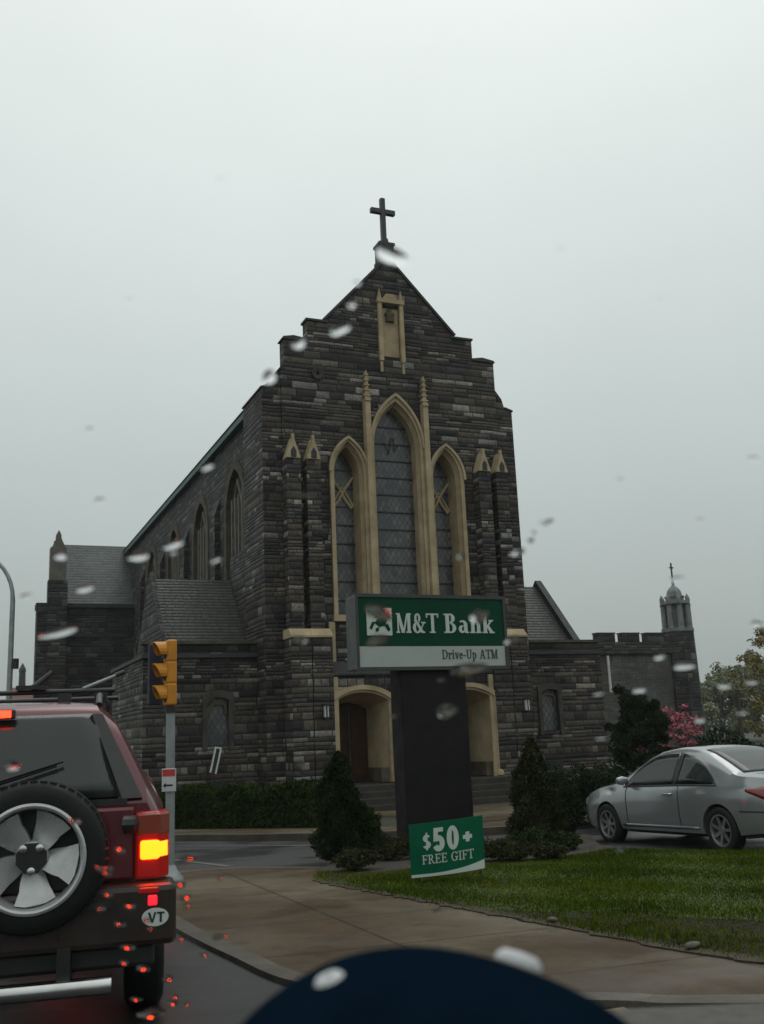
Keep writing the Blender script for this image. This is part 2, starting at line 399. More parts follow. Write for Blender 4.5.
# ------------------------------------------------------------------ terrain
def gz(y): return -0.035*(min(max(y, 6), 30)-6)
def cut_terrain(bm):
    for y in (6, 30):
        g = bm.verts[:]+bm.edges[:]+bm.faces[:]
        bmesh.ops.bisect_plane(bm, geom=g, plane_co=(0, y, 0), plane_no=(0, 1, 0))
def sheet(name, poly, dz, mat, skirt=0., smooth=None):
    bm = bmesh.new(); vs = [bm.verts.new((x, y, 0)) for x, y in poly]
    f = bm.faces.new(vs); bmesh.ops.triangulate(bm, faces=[f]); cut_terrain(bm)
    for v in bm.verts: v.co.z = gz(v.co.y)+dz
    bmesh.ops.recalc_face_normals(bm, faces=bm.faces)
    if sum(f.normal.z for f in bm.faces) < 0: bmesh.ops.reverse_faces(bm, faces=bm.faces)
    if skirt:
        be = [e for e in bm.edges if e.is_boundary]
        r = bmesh.ops.extrude_edge_only(bm, edges=be)
        for v in r['geom']:
            if isinstance(v, bmesh.types.BMVert): v.co.z -= skirt
        bmesh.ops.recalc_face_normals(bm, faces=bm.faces)
        top = max(bm.faces, key=lambda q: q.calc_area())
        if top.normal.z < 0: bmesh.ops.reverse_faces(bm, faces=bm.faces)
    me = bpy.data.meshes.new(name); bm.to_mesh(me); bm.free()
    return finish(name, me, mat)

def offset_line(pts, d):
    out = []
    for i, p in enumerate(pts):
        a = Vector(pts[max(i-1, 0)]); b = Vector(pts[min(i+1, len(pts)-1)])
        t = (b-a).normalized(); n = Vector((-t.y, t.x)); out.append((p[0]+n.x*d, p[1]+n.y*d))
    return out
def smoothline(pts, k=6):
    out = []
    for i in range(len(pts)-1):
        p0, p1, p2, p3 = [Vector(pts[min(max(j, 0), len(pts)-1)]) for j in (i-1, i, i+1, i+2)]
        for q in range(k):
            t = q/k
            out.append(tuple(.5*((2*p1)+(p2-p0)*t+(2*p0-5*p1+4*p2-p3)*t*t+(3*p1-p0-3*p2+p3)*t**3)))
    out.append(tuple(pts[-1])); return out
def band(name, line, d0, d1, z0, z1, mat):
    """kerb: strip between two offsets of a line, with real top and sides"""
    a = offset_line(line, d0); b = offset_line(line, d1); n = len(line)
    vs = []; fs = []
    for (p, q) in zip(a, b):
        vs += [(p[0], p[1], gz(p[1])+z0), (p[0], p[1], gz(p[1])+z1), (q[0], q[1], gz(q[1])+z1), (q[0], q[1], gz(q[1])+z0)]
    for i in range(n-1):
        for k in range(4): k2 = (k+1) % 4; fs.append((i*4+k, i*4+k2, i*4+4+k2, i*4+4+k))
    fs += [(0, 1, 2, 3), tuple(range(4*n-1, 4*n-5, -1))]
    return MB().add(vs, fs).build(name, mat, bevel=.012)

# big ground
bm = bmesh.new()
vs = [bm.verts.new(p) for p in ((-700, -60, 0), (700, -60, 0), (700, 900, 0), (-700, 900, 0))]; bm.faces.new(vs)
for x in range(-600, 601, 100):
    bmesh.ops.bisect_plane(bm, geom=bm.verts[:]+bm.edges[:]+bm.faces[:], plane_co=(x, 0, 0), plane_no=(1, 0, 0))
cut_terrain(bm)
for v in bm.verts: v.co.z = gz(v.co.y)-.01
me = bpy.data.meshes.new('ground'); bm.to_mesh(me); bm.free()
struct(finish('ground', me, M['earth']))
struct(sheet('road', [(-45, -30), (25, -30), (25, 6), (18, 24), (-45, 48)], .0, M['asphalt']))

def adj(l): return [(x*(1-.035/(1.42-gz(y))), y*(1-.035/(1.42-gz(y)))) for x, y in l]
KERB = smoothline(adj([(14, 4.3), (6, 5.05), (1.84, 5.54), (1.14, 5.70), (.2, 5.98), (-.62, 6.45), (-1.2, 7.5), (-1.8, 8.75), (-2.45, 10.3), (-3.05, 11.9), (-3.3, 13.1), (-3.05, 14.0), (-2.4, 14.45), (-1.6, 14.25), (-.9, 13.95)]))
BEDGE = [(-.9, 13.95), (-.97, 12.6), (-.74, 11.8), (-.2, 10.8), (.3, 9.87), (1.16, 8.27), (2.1, 6.55), (3.2, 5.95), (6, 5.75), (14, 5.0)]
BEDGE = smoothline(adj(BEDGE), 4)
inner = offset_line(KERB, -.16)
struct(sheet('sidewalk', inner+BEDGE[1:], .032, M['concrete'], skirt=.2))
struct(band('kerb', KERB, .0, -.158, -.05, .037, M['kerb_stone']))
# lawn, bed, car park
LAWN = BEDGE+[(14, 12.5), (4.6, 12.9), (3.2, 14.2), (1.8, 13.6), (.4, 13.4), (-.3, 12.9)]
LAWN = [p for p in BEDGE[2:]]+[(14, 12.4), (4.9, 12.9), (3.0, 14.4), (1.9, 13.4), (.7, 13.1), (-.2, 12.6)]
struct(sheet('lawn', LAWN, .04, M['turf'], skirt=.2))
struct(sheet('planting_bed', [(-.9, 13.95), (-.95, 12.6), (-.72, 11.95), (-.2, 12.6), (.7, 13.1), (1.9, 13.4), (3.0, 14.4), (2.95, 15.2), (3.2, 17.6), (2.5, 18.6), (.5, 17.2), (-.9, 15.6)], .045, M['soil'], skirt=.2))
FK = smoothline([(-45, 46.5), (-14, 27.2), (-4.62, 21.4), (-1.72, 19.8), (1.2, 19.2), (4.2, 19.9), (9, 22.6), (18, 26.8), (44, 38)])
struct(band('far_kerb', FK, 0, .16, -.05, .13, M['kerb_stone']))
fi = offset_line(FK, .163); fo = offset_line(FK, 1.7)
struct(sheet('church_path', fi+fo[::-1], .12, M['concrete'], skirt=.2))
struct(sheet('churchyard', offset_line(FK, 1.706)+[(60, 60), (-60, 75)], .11, M['earth'], skirt=.2))
def chl(x, y): return (.5557+x*math.cos(rad(23.3))-y*math.sin(rad(23.3)), 32.158+x*math.sin(rad(23.3))+y*math.cos(rad(23.3)))
struct(sheet('forecourt', [chl(-3.3, -10.3), chl(3.3, -9.6), chl(3.3, -2.5), chl(-3.3, -2.5)], .125, M['concrete'], skirt=.2))
struct(sheet('soil_edge', [(p[0]-.05*abs(math.sin(i*2.3)+.6*math.sin(i*5.1)), p[1]-.04*abs(math.sin(i*1.7))) for i, p in enumerate(smoothline(BEDGE[5:-4], 4))]+offset_line(BEDGE[5:-4], .11)[::-1], .043, M['edge_soil'], skirt=.012))
def edging_stone(lab, x, y, r, seed):
    q = random.Random(seed); bm = bmesh.new(); bmesh.ops.create_icosphere(bm, subdivisions=2, radius=1)
    for v in bm.verts:
        k = 1+.18*math.sin(v.co.x*3+seed)+.14*math.sin(v.co.y*4+2*seed)
        v.co = Vector((v.co.x*r*k*1.4, v.co.y*r*k, max(-.4, v.co.z)*r*.55*k))
    me = bpy.data.meshes.new('edging_stone'); bm.to_mesh(me); bm.free()
    o = finish('edging_stone', me, M['kerb_stone'], smooth=50); o.location = (x, y, gz(y)+.06); o.rotation_euler = (0, 0, q.uniform(0, 3))
    tag(o, lab, 'stone', 'rough stones along the lawn edge')
for i, (k, r, lab) in enumerate([(.56, .035, 'small rough stone at the lawn edge furthest along toward the banner'), (.64, .045, 'second rough stone along the lawn edge counted from the banner'), (.70, .05, 'rough stone on the lawn edge with another close on either side'), (.745, .06, 'larger rough stone on the bare soil of the lawn edge'), (.79, .045, 'rough edging stone closest to the right border of the picture')]):
    n_ = len(BEDGE); p_ = BEDGE[int(k*(n_-1))]; edging_stone(lab, p_[0]+.04, p_[1]+.05, r, i+3)
# painted lines
def roadstrip(name, p, q, w, mat, dz=.005):
    d = (Vector(q)-Vector(p)).normalized(); n = Vector((-d.y, d.x))*w/2
    return struct(sheet(name, [tuple(Vector(p)-n), tuple(Vector(q)-n), tuple(Vector(q)+n), tuple(Vector(p)+n)], dz, mat))
roadstrip('road_marking', (-5.2, 20.3), (-1.0, 18.0), .14, M['paint_line'])
roadstrip('road_marking', (-3.9, 17.0), (-2.35, 14.75), .12, M['paint_line'])
roadstrip('kerb_marking', (.95, 5.30), (1.12, 5.36), .12, M['yellow_line'], .041)

# grass blades (uncountable)
def point_in(poly, x, y):
    c = np.zeros(len(x), bool); n = len(poly)
    for i in range(n):
        x0, y0 = poly[i]; x1, y1 = poly[(i+1) % n]
        t = ((y0 > y) != (y1 > y)) & (x < (x1-x0)*(y-y0)/((y1-y0) if y1 != y0 else 1e-9)+x0); c ^= t
    return c
def fast_mesh(name, V, k, mat, parent=None):
    """V: (n,k,3) polygons"""
    n = len(V); me = bpy.data.meshes.new(name)
    me.vertices.add(n*k); me.vertices.foreach_set('co', np.ascontiguousarray(V, np.float32).ravel())
    me.loops.add(n*k); me.loops.foreach_set('vertex_index', np.arange(n*k, dtype=np.int32))
    me.polygons.add(n); me.polygons.foreach_set('loop_start', np.arange(0, n*k, k, dtype=np.int32))
    me.update(calc_edges=True); me.validate()
    return finish(name, me, mat, parent)
def grass():
    n = 260000
    x = nrs.uniform(-1, 6.6, n); y = 4.9+9.4*nrs.uniform(0, 1, n)**1.25
    k = point_in(LAWN, x, y); x = x[k]; y = y[k]; n = len(x); x = x+nrs.normal(0, .035, n); y = y+nrs.normal(0, .035, n)
    a = nrs.uniform(0, 2*PI, n); h = nrs.uniform(.012, .036, n)*(1+.5*np.sin(x*3.1+y*1.7)*np.sin(y*2.3)); w = nrs.uniform(.0018, .0036, n)*(1+y/12)
    lx = nrs.normal(0, .016, n); ly = nrs.normal(0, .016, n); z = -.035*np.clip(y-6, 0, 24)+.04
    V = np.zeros((n, 3, 3)); dx = np.cos(a)*w; dy = np.sin(a)*w
    V[:, 0] = np.stack([x-dx, y-dy, z-.003], 1); V[:, 1] = np.stack([x+dx, y+dy, z-.003], 1); V[:, 2] = np.stack([x+lx, y+ly, z+h], 1)
    o = fast_mesh('grass', V, 3, M['grass']); tag(o, 'short wet green grass of the lawn beside the sidewalk', 'grass', kind='stuff')
grass()

# ------------------------------------------------------------------ vegetation
def leaves(pts, size, flat=0., seed=0):
    r = np.random.RandomState(seed); n = len(pts)
    s = size*r.uniform(.55, 1.35, n)
    d = r.normal(size=(n, 3)); d /= np.linalg.norm(d, axis=1)[:, None]
    e = r.normal(size=(n, 3)); e -= d*(e*d).sum(1)[:, None]; e /= np.linalg.norm(e, axis=1)[:, None]
    V = np.zeros((n, 4, 3))
    V[:, 0] = pts-d*s[:, None]; V[:, 1] = pts-e*(s*.42)[:, None]; V[:, 2] = pts+d*s[:, None]; V[:, 3] = pts+e*(s*.42)[:, None]
    return V
def cone_points(n, h, r, seed, lump=.26, shape=.8, z0=.05):
    q = np.random.RandomState(seed); t = q.uniform(0, 1, n)**1.25
    a = q.uniform(0, 2*PI, n)
    prof = r*(np.minimum(1, (t+.02)/.12)**.5)*(1-t)**shape
    lum = 1+lump*(np.sin(a*3+t*9+seed)+np.sin(a*5-t*17+2*seed)*.7)
    rr = prof*lum*q.uniform(.3, 1, n)**.38+q.normal(0, .035*r, n)+(q.uniform(0, 1, n) < .05)*q.uniform(0, .16*r, n)
    return np.stack([rr*np.cos(a), rr*np.sin(a), z0+t*h*(1+.05*np.sin(a*2+seed))], 1)
def cone_shrub(name, label, loc, h, r, mat, seed, n=7000, size=.045, shape=.8, cat='shrub', group=None):
    t = thing(name, label, cat, loc, rnd.uniform(0, 6), group)
    fast_mesh('foliage', leaves(cone_points(n, h, r, seed, shape=shape), size, seed=seed), 4, mat, t)
    MB().tube([(0, 0, -.1), (.02, 0, h*.4), (0, .01, h*.8)], [r*.09, r*.06, .008], 8).build('trunk', M['bark'], t, smooth=50)
    return t
def blob_points(n, clumps, seed):
    q = np.random.RandomState(seed); out = []
    w = np.array([c[3]*c[4] for c in clumps]); w = w/w.sum()
    for c, k in zip(clumps, (w*n).astype(int)):
        d = q.normal(size=(k, 3)); d /= np.linalg.norm(d, axis=1)[:, None]
        rr = q.uniform(0, 1, k)**.45*(1+.25*np.sin(d[:, 0]*5+c[0])*np.sin(d[:, 2]*6+c[1]))
        out.append(np.array(c[:3])+d*rr[:, None]*np.array([c[3], c[3], c[4]]))
    return np.concatenate(out)
def low_bush(label, loc, rx, h, mat, seed, n=2200, size=.04, group='low bushes round the bank sign'):
    t = thing('low_bush', label, 'bush', loc, 0, group)
    q = random.Random(seed)
    cl = [(q.uniform(-.6, .6)*rx, q.uniform(-.5, .5)*rx, h*q.uniform(.3, .6), rx*q.uniform(.35, .6), h*q.uniform(.35, .55)) for _ in range(6)]
    fast_mesh('foliage', leaves(blob_points(n, cl, seed), size, seed=seed), 4, mat, t)
    m = MB()
    m.tube([(0, 0, -.05), (.05, .02, h*.3), (.1, .05, h*.6)], .015, 6).build('stem', M['bark'], t)
    return t
def tree(name, label, loc, h, r, trunk_h, mat, seed, n=6000, size=.16, tr=.16, clumps=22, group=None, flat=1., cat='tree', spread=1.):
    t = thing(name, label, cat, loc, 0, group); q = random.Random(seed)
    limbs = MB(); tips = []
    top = Vector((q.uniform(-.2, .2), q.uniform(-.2, .2), trunk_h+(h-trunk_h)*.75))
    limbs.tube([(0, 0, -.3), (.05, .02, trunk_h*.5), (top.x*.4, top.y*.4, trunk_h), top], [tr, tr*.8, tr*.62, tr*.12], 9)
    cl = []
    for i in range(clumps):
        z = trunk_h+(h-trunk_h)*((i+.5)/clumps)**.9
        k = (z-trunk_h)/(h-trunk_h); wr = r*math.sin(PI*min(.97, .16+k*.80))**.7*q.uniform(.55, 1.0)*spread
        a = i*2.4+q.uniform(-.4, .4); p = Vector((wr*math.cos(a), wr*math.sin(a), z))
        b = Vector((top.x*.4*k, top.y*.4*k, max(trunk_h*.85, z-wr*.6)))
        limbs.tube([b, (b+p)/2+Vector((0, 0, .08*wr)), p], [tr*.35*(1-.6*k)+.01, tr*.18+.006, .008], 6)
        c = r*q.uniform(.22, .38)
        cl.append((p.x, p.y, p.z, c, c*flat*q.uniform(.6, .9)))
        for _ in range(2):
            e = p+Vector((q.uniform(-1, 1), q.uniform(-1, 1), q.uniform(-.6, .8)))*c*1.3
            limbs.tube([p*.8+b*.2, e], [.02+tr*.06, .006], 5)
            cl.append((e.x, e.y, e.z, c*.55, c*.4*flat))
    limbs.build('trunk', M['bark'], t, smooth=60)
    fast_mesh('crown', leaves(blob_points(n, cl, seed), size, seed=seed), 4, mat, t)
    return t

cone_shrub('cone_shrub', 'dark pointed evergreen shrub at the corner of the sidewalk, left of the small banner', (-.76, 14.3, gz(14.3)+.02), 1.36, .34, M['leaf_dark'], 3, 30000, .025, .4)
low_bush('rounded green bush leaning against the dark pointed evergreen shrub', (-.48, 14.55, gz(14.5)+.04), .30, .74, M['leaf_mid'], 5, 14000, .026, None)
cone_shrub('cone_shrub', 'broad brownish green conical shrub between the bank sign and the silver car', (2.10, 15.6, gz(15.6)+.02), 1.46, .43, M['leaf_brown'], 8, 36000, .028, .62)
bushes = [(-.55, 12.9, .35, .22, 'leaf_brown', 'low brownish plants on the mulch in front of the dark pointed shrub'),
          (.05, 14.2, .34, .30, 'leaf_brown', 'low brown bush at the foot of the bank sign pillar, left of the banner'),
          (1.30, 13.4, .36, .22, 'leaf_brown', 'low bush directly right of the green gift banner'),
          (1.75, 14.3, .36, .28, 'leaf_mid', 'small bush in front of the broad conical shrub'),
          (2.30, 14.6, .36, .20, 'leaf_mid', 'spreading green ground shrub between the conical shrub and the car'),
          (1.95, 13.3, .36, .16, 'leaf_brown', 'flat plant at the lawn edge before the conical shrub'),
          (2.75, 18.0, .55, .85, 'leaf_dark', 'dark bush ahead of the front wheel of the silver car'),
          (3.45, 19.4, .8, 1.15, 'leaf_dark', 'tall dark bush behind the conical shrub, by the hood of the silver car')]
for i, (x, y, rx, h, m, lab) in enumerate(bushes):
    low_bush(lab, (x, y, gz(y)+.08), rx, h, M[m], 20+i, 6000 if h < .6 else 14000, .022 if h < .6 else .03)

def hedge():
    P0 = Vector((-7.4, 26.1)); P1 = Vector((-1.25, 22.2)); n = 40000
    q = np.random.RandomState(4); t = q.uniform(0, 1, n)
    pr = q.uniform(0, 1, n); top = pr < .4
    wv = q.uniform(-.45, .45, n); zz = q.uniform(0, 1, n)
    side = np.sign(wv)*(.42+q.normal(0, .04, n))
    wv = np.where(top, wv, side); hh = .86+.06*np.sin(t*31)+.04*np.sin(t*73)
    zz = np.where(top, hh+q.normal(0, .03, n), zz*hh)
    d = (P1-P0); dn = Vector((-d.y, d.x)).normalized()
    x = P0.x+d.x*t+dn.x*wv; y = P0.y+d.y*t+dn.y*wv
    z = np.array([gz(v) for v in y])+.08+zz
    mid = (P0+P1)/2
    th = thing('hedge', 'clipped green hedge along the foot of the church wall, left of the steps', 'hedge', (mid.x, mid.y, gz(mid.y)+.08))
    pts = np.stack([x-mid.x, y-mid.y, z-gz(mid.y)-.08], 1)
    fast_mesh('foliage', leaves(pts, .042, seed=4), 4, M['leaf_hedge'], th)
    a = math.atan2(d.y, d.x); L = d.length
    b = MB().box(-L/2+.1, L/2-.1, -.36, .36, -.2, .74); b.xform(Matrix.Rotation(a, 4, 'Z'))
    b.build('inner_branches', M['leaf_hedge'], th)
hedge()

# ------------------------------------------------------------------ church
CA = rad(23.3)
CH = thing('stone_church', 'dark stone gothic church with stepped gable, cross and three tall lancet windows', 'church', (.5557, 32.158, 0), CA)
GB = -1.6      # foot of walls, below ground
def lancet(cx, hw, zb, zs, za, n=10):
    """open outline from bottom left over the pointed top to bottom right"""
    h = za-zs; R = (hw*hw+h*h)/(2*hw)
    pts = [(cx-hw, zb)]
    for i in range(n+1):
        a = math.asin(min(1, h/R))*i/n
        pts.append((cx-hw+R-R*math.cos(a), zs+R*math.sin(a)))
    right = [(2*cx-x, z) for x, z in pts[:-1]][::-1]
    return pts+right
def segarch(cx, hw, zb, zs, za, n=10):
    h = za-zs; R = (hw*hw+h*h)/(2*h); pts = [(cx-hw, zb)]; a0 = math.asin(hw/R)
    for i in range(2*n+1):
        a = -a0+2*a0*i/(2*n); pts.append((cx+R*math.sin(a), zs+R*math.cos(a)-R+h))
    pts.append((cx+hw, zb)); return pts

# gable wall
gab = [(-3.95, GB), (-3.95, 13.2), (-3.84, 13.3), (-3.84, 14.15), (-3.02, 14.15), (-3.02, 14.9), (-2.33, 14.9), (-2.33, 15.02), (-.17, 17.38), (-.17, 17.42), (.17, 17.42), (.17, 17.38), (2.38, 15.02), (2.38, 14.9), (3.12, 14.9), (3.12, 14.15), (3.95, 14.15), (3.95, GB)]
w = MB().prism(gab, 0, .45).build('gable_wall', M['stone'], CH)
cutters = []
WIN = [(0, .76, 5.1, 10.75, 12.2, .95, .16, .5), (-1.76, .44, 5.1, 9.75, 10.66, .65, .14, .68), (1.78, .44, 5.1, 9.75, 10.66, .65, .14, .68)]
for (cx, hw, zb, zs, za, ho, fz, dep) in WIN:
    cutters.append(MB().prism(lancet(cx, (hw+ho)/2, zb, zs, za+.12), -.5, dep+.08))
cutters.append(MB().box(-.33, .33, -.5, .3, 13.95, 15.75))
# projecting corner buttresses at the sides
def buttress(poly, y0, y1, name='side_buttress', mat='stone'):
    return MB().prism(poly, y0, y1).build(name, M[mat], CH, uv=True)
for s in (-1, 1):
    buttress([(s*3.953, GB), (s*4.60, GB), (s*4.60, 12.4), (s*4.32, 12.5), (s*4.22, 12.85), (s*3.953, 13.2)], .06, 2.3)
    MB().prism([(s*4.33, 12.503), (s*4.64, 12.405), (s*4.64, 12.46), (s*4.33, 12.56)], .03, 2.33).build('buttress_cap', M['coping'], CH)
    # two piers with gablets each side
    for cx in (3.74, 3.07):
        x = s*cx
        MB().box(x-.23, x+.23, -.42, -.002, 4.5, 10.0).build('pier', M['stone'], CH, uv=True)
        MB().box(x-.32, x+.32, -.78, -.002, GB, 4.34).build('pier_base', M['stone'], CH, uv=True)
        MB().prism([(-.80, 4.34), (-.80, 4.40), (-.575, 4.62), (-.003, 4.62), (-.003, 4.34)], x-.33, x+.33, 'x').build('pier_offset', M['limestone'], CH)
        g = MB().prism([(x-.22, 10.0), (x+.22, 10.0), (x+.22, 10.06), (x, 10.72), (x-.22, 10.06)], -.47, -.002).build('gablet', M['limestone'], CH)
        MB().prism([(x-.09, 10.02), (x+.09, 10.02), (x+.09, 10.24), (x, 10.38), (x-.09, 10.24)], -.485, -.47).build('niche', M['coping'], g)
        MB().box(x-.04, x+.04, -.45, -.33, 10.66, 10.80).build('knob', M['limestone'], g)
# copings
def bar(a, b, th, y0, y1, name, mat='coping', parent=None):
    a = Vector(a); b = Vector(b); d = (b-a).normalized(); n = Vector((-d.y, d.x))*th
    if n.y < 0: n = -n
    return MB().prism([tuple(a), tuple(b), tuple(b+n), tuple(a+n)], y0, y1).build(name, M[mat], parent or CH)
for s in (-1, 1):
    dx = .09 if s < 0 else 0
    bar((s*2.44-s*dx*.6, 14.985), (s*.172, 17.395), .085, -.06, .5, 'rake_coping')
    bar((s*(3.16-dx), 14.903), (s*2.30, 14.903), .07, -.05, .5, 'step_coping')
    MB().prism([(s*(4.0-dx), 14.153), (s*(3.08-dx), 14.153), (s*(3.1-dx), 14.23), (s*3.5, 14.30), (s*(3.95-dx), 14.23)], -.05, .5).build('step_coping', M['coping'], CH)
MB().box(-.29, .29, -.06, .5, 17.425, 17.55).box(-.26, .26, -.03, .46, 17.55, 18.1).box(-.30, .30, -.06, .5, 18.1, 18.2).build('apex_block', M['coping'], CH)
cr = MB()
cr.box(-.085, .085, .13, .3, 18.42, 20.0); cr.box(-.46, -.087, .13, .3, 19.40, 19.575); cr.box(.087, .46, .13, .3, 19.40, 19.575)
cr.prism([(-.15, 18.2), (.15, 18.2), (.1, 18.42), (-.1, 18.42)], .08, .36)
cr.build('cross', M['cross_metal'], CH, bevel=.012)
# statue niche in the gable
nf = MB()
nf.box(-.47, -.33, -.12, .1, 13.75, 15.85); nf.box(.33, .47, -.12, .1, 13.75, 15.85)
nf.box(-.5, .5, -.16, .1, 15.853, 16.0)
for x in (-.4, .4):
    nf.prism([(x-.07, 16.0), (x+.07, 16.0), (x, 16.38)], -.12, .02)
nf.prism([(-.3, 16.0), (.3, 16.0), (.14, 16.22), (-.14, 16.22)], -.1, .06)
nf.box(-.44, -.36, -.08, .05, 13.35, 13.748); nf.box(.36, .44, -.08, .05, 13.35, 13.748)
nic = nf.build('niche_frame', M['limestone'], CH)
MB().box(-.326, .326, .06, .26, 13.95, 15.74).build('niche_panel', M['limestone'], nic)
st = MB().lathe([(.02, 0), (.2, .02), (.2, .2), (.17, .32), (.24, .45), (.22, .55), (.1, .6), (.12, .68), (.11, .78), (.02, .83)], 14, Matrix.Translation((0, .02, 15.22)) @ Matrix.Diagonal((.8, .5, .6, 1)))
st.build('carved_figure', M['limestone_dim'], nic, smooth=50)
# windows
for (cx, hw, zb, zs, za, ho, fz, dep) in WIN:
    big = cx == 0
    out = lancet(cx, ho, zb, zs, za+(.30 if big else .22)); inn = lancet(cx, hw, zb, zs, za)
    inb = lancet(cx, hw-(.0 if big else .04), zb, zs, za-.03)
    outb = lancet(cx, (hw+ho)/2-.005, zb, zs, za+.118)
    mid = lancet(cx, hw+.075, zb, zs, za+.12)
    wn = MB().ringwall(out, mid, -.12, -.004, out, mid)
    wn.ringwall(outb, lancet(cx, hw+.07, zb, zs, za+.11), -.001, .10, outb, lancet(cx, hw+.02, zb, zs, za+.03))
    wn.ringwall(outb, inn, .101, dep, outb, inb)
    wn = wn.build('window', M['limestone'], CH)
    # hood moulding
    MB().ringwall(lancet(cx, ho+.05, zs-.02, zs, za+(.40 if big else .30)), lancet(cx, ho-.03, zs-.02, zs, za+(.28 if big else .20)), -.2, -.123).build('hood_mould', M['limestone'], wn)
    MB().prism(lancet(cx, hw-.01 if big else hw-.045, zb, zs, za-.04), dep-.05, dep-.02).build('glass', M['leaded'], wn)
    z = zb+.55
    while z < za-.5:
        MB().box(cx-hw+.01, cx+hw-.01, dep-.09, dep-.052, z-.022, z+.022).build('saddle_bar', M['iron'], wn); z += .59 if big else .62
    if not big:
        tr = MB()
        tr.tube([(cx-hw+.03, dep-.1, 8.75), (cx, dep-.1, 9.4), (cx+hw-.05, dep-.1, 8.75)], .05, 6)
        tr.tube([(cx-hw+.03, dep-.1, 9.75), (cx-.06, dep-.1, 9.3), (cx+.12, dep-.1, 8.95), (cx+hw-.12, dep-.1, 8.7)], .05, 6)
        tr.tube([(cx+hw-.04, dep-.1, 9.75), (cx+.06, dep-.1, 9.3), (cx-.12, dep-.1, 8.95), (cx-hw+.1, dep-.1, 8.7)], .05, 6)
        tr.build('tracery', M['limestone'], wn)
    else:
        tr = MB()
        tr.tube([(cx-.24, dep-.1, 11.0), (cx-.1, dep-.1, 10.6), (cx+.02, dep-.1, 11.2)], .02, 5)
        tr.tube([(cx+.1, dep-.1, 11.2), (cx+.14, dep-.1, 10.7), (cx+.3, dep-.1, 11.0)], .02, 5)
        tr.build('lead_figure', M['frame_dim'], wn)
    MB().box(cx-ho-.05, cx+ho+.05, -.2, -.003, zb-.2, zb-.002).build('sill', M['limestone'], wn)
# tall shafts with crocketed pinnacles
for s in (-1, 1):
    x = s*1.055; sh = MB()
    sh.box(x-.09, x+.09, -.26, -.002, 5.0, 12.2)
    sh.box(x-.10, x+.10, -.3, -.002, 12.2, 12.3)
    sh.prism([(x-.075, 12.3), (x+.075, 12.3), (x+.03, 13.15), (x, 13.3), (x-.03, 13.15)], -.22, -.02)
    for k in range(5):
        z = 12.3+k*.18; ww = .12-.014*k
        sh.box(x-ww, x+ww, -.24, -.04, z+.08, z+.135)
    sh.build('pinnacle_shaft', M['limestone'], CH)
    x = s*2.52
    MB().box(x-.1, x+.1, -.16, -.002, 3.64, 4.88).build('jamb_shaft', M['limestone'], CH)
    # quatrefoil roundel
MB().lathe([(.06, 0), (.2, .02), (.2, .09), (.06, .07)], 16, Matrix.Translation((-2.72, -.002, 13.05)) @ Matrix.Rotation(PI/2, 4, 'X')).build('roundel', M['frame_grey'], CH)
# portal
pw = MB().box(-2.72, 2.72, -.6, -.003, GB, 3.2).build('portal_wall', M['stone'], CH)
pcut = [MB().prism(segarch(c, 1.0, -.02, 2.5, 2.82), -1.2, 1.05) for c in (-1.8, 1.8)]+[MB().box(-.42, .42, -1.2, .9, -.02, 2.35)]
cut(pw, pcut)
cut(w, cutters+[MB().prism(segarch(c, 1.0, -.02, 2.5, 2.82), -1.2, .97) for c in (-1.8, 1.8)]+[MB().box(-.42, .42, -1.2, .9, -.02, 2.35)])
for s in (-1, 1):
    MB().box(min(s*2.58, s*2.74), max(s*2.58, s*2.74), -.69, -.602, -.02, 3.15).build('jamb_strip', M['limestone'], CH)
MB().prism([(-.68, 3.2), (-.68, 3.26), (-.15, 3.62), (-.003, 3.62), (-.003, 3.2)], -2.78, 2.78, 'x').build('portal_coping', M['coping'], CH)
for c in (-1.8, 1.8):
    ou = segarch(c, .995, 0, 2.52, 2.81); inf = segarch(c, .87, 0, 2.42, 2.68); inbk = segarch(c, .62, 0, 2.2, 2.4)
    d = MB().ringwall(ou, inf, -.66, -.42, ou, inf).ringwall(ou, inf, -.418, .80, segarch(c, .94, 0, 2.5, 2.8), inbk).build('doorway', M['limestone'], CH)
    MB().ringwall(segarch(c, 1.06, 2.3, 2.55, 2.9), segarch(c, .93, 2.3, 2.45, 2.76), -.74, -.664).build('arch_mould', M['limestone'], d)
    for s in (-1, 1):
        MB().tube([(c+s*.985, -.70, 0), (c+s*.985, -.70, 2.45)], .065, 10).lathe([(.12, 0), (.12, .12), (.07, .2)], 10, Matrix.Translation((c+s*.985, -.70, .002))).build('jamb_column', M['limestone'], d, smooth=40)
        MB().box(min(c+s*.6, c+s*.9), max(c+s*.6, c+s*.9), -.5, .55, .002, .42).build('plinth', M['limestone_dim'], d)
    dl = MB().prism(segarch(c, .625, .01, 2.2, 2.4), .62, .70)
    dl = dl.build('door', M['door_wood'], d)
    pn = MB()
    for sx in (-.31, .31):
        for (z0, z1) in ((.15, .95), (1.05, 1.75), (1.85, 2.15)): pn.box(c+sx-.22, c+sx+.22, .585, .617, z0, z1)
    pn.build('panel', M['door_wood'], dl)
    MB().box(c-.02, c+.02, .56, .616, .02, 2.3).build('meeting_rail', M['iron'], dl)
dl = MB().box(-.4, .4, .55, .62, 0, 2.33).build('centre_door', M['door_wood'], CH)
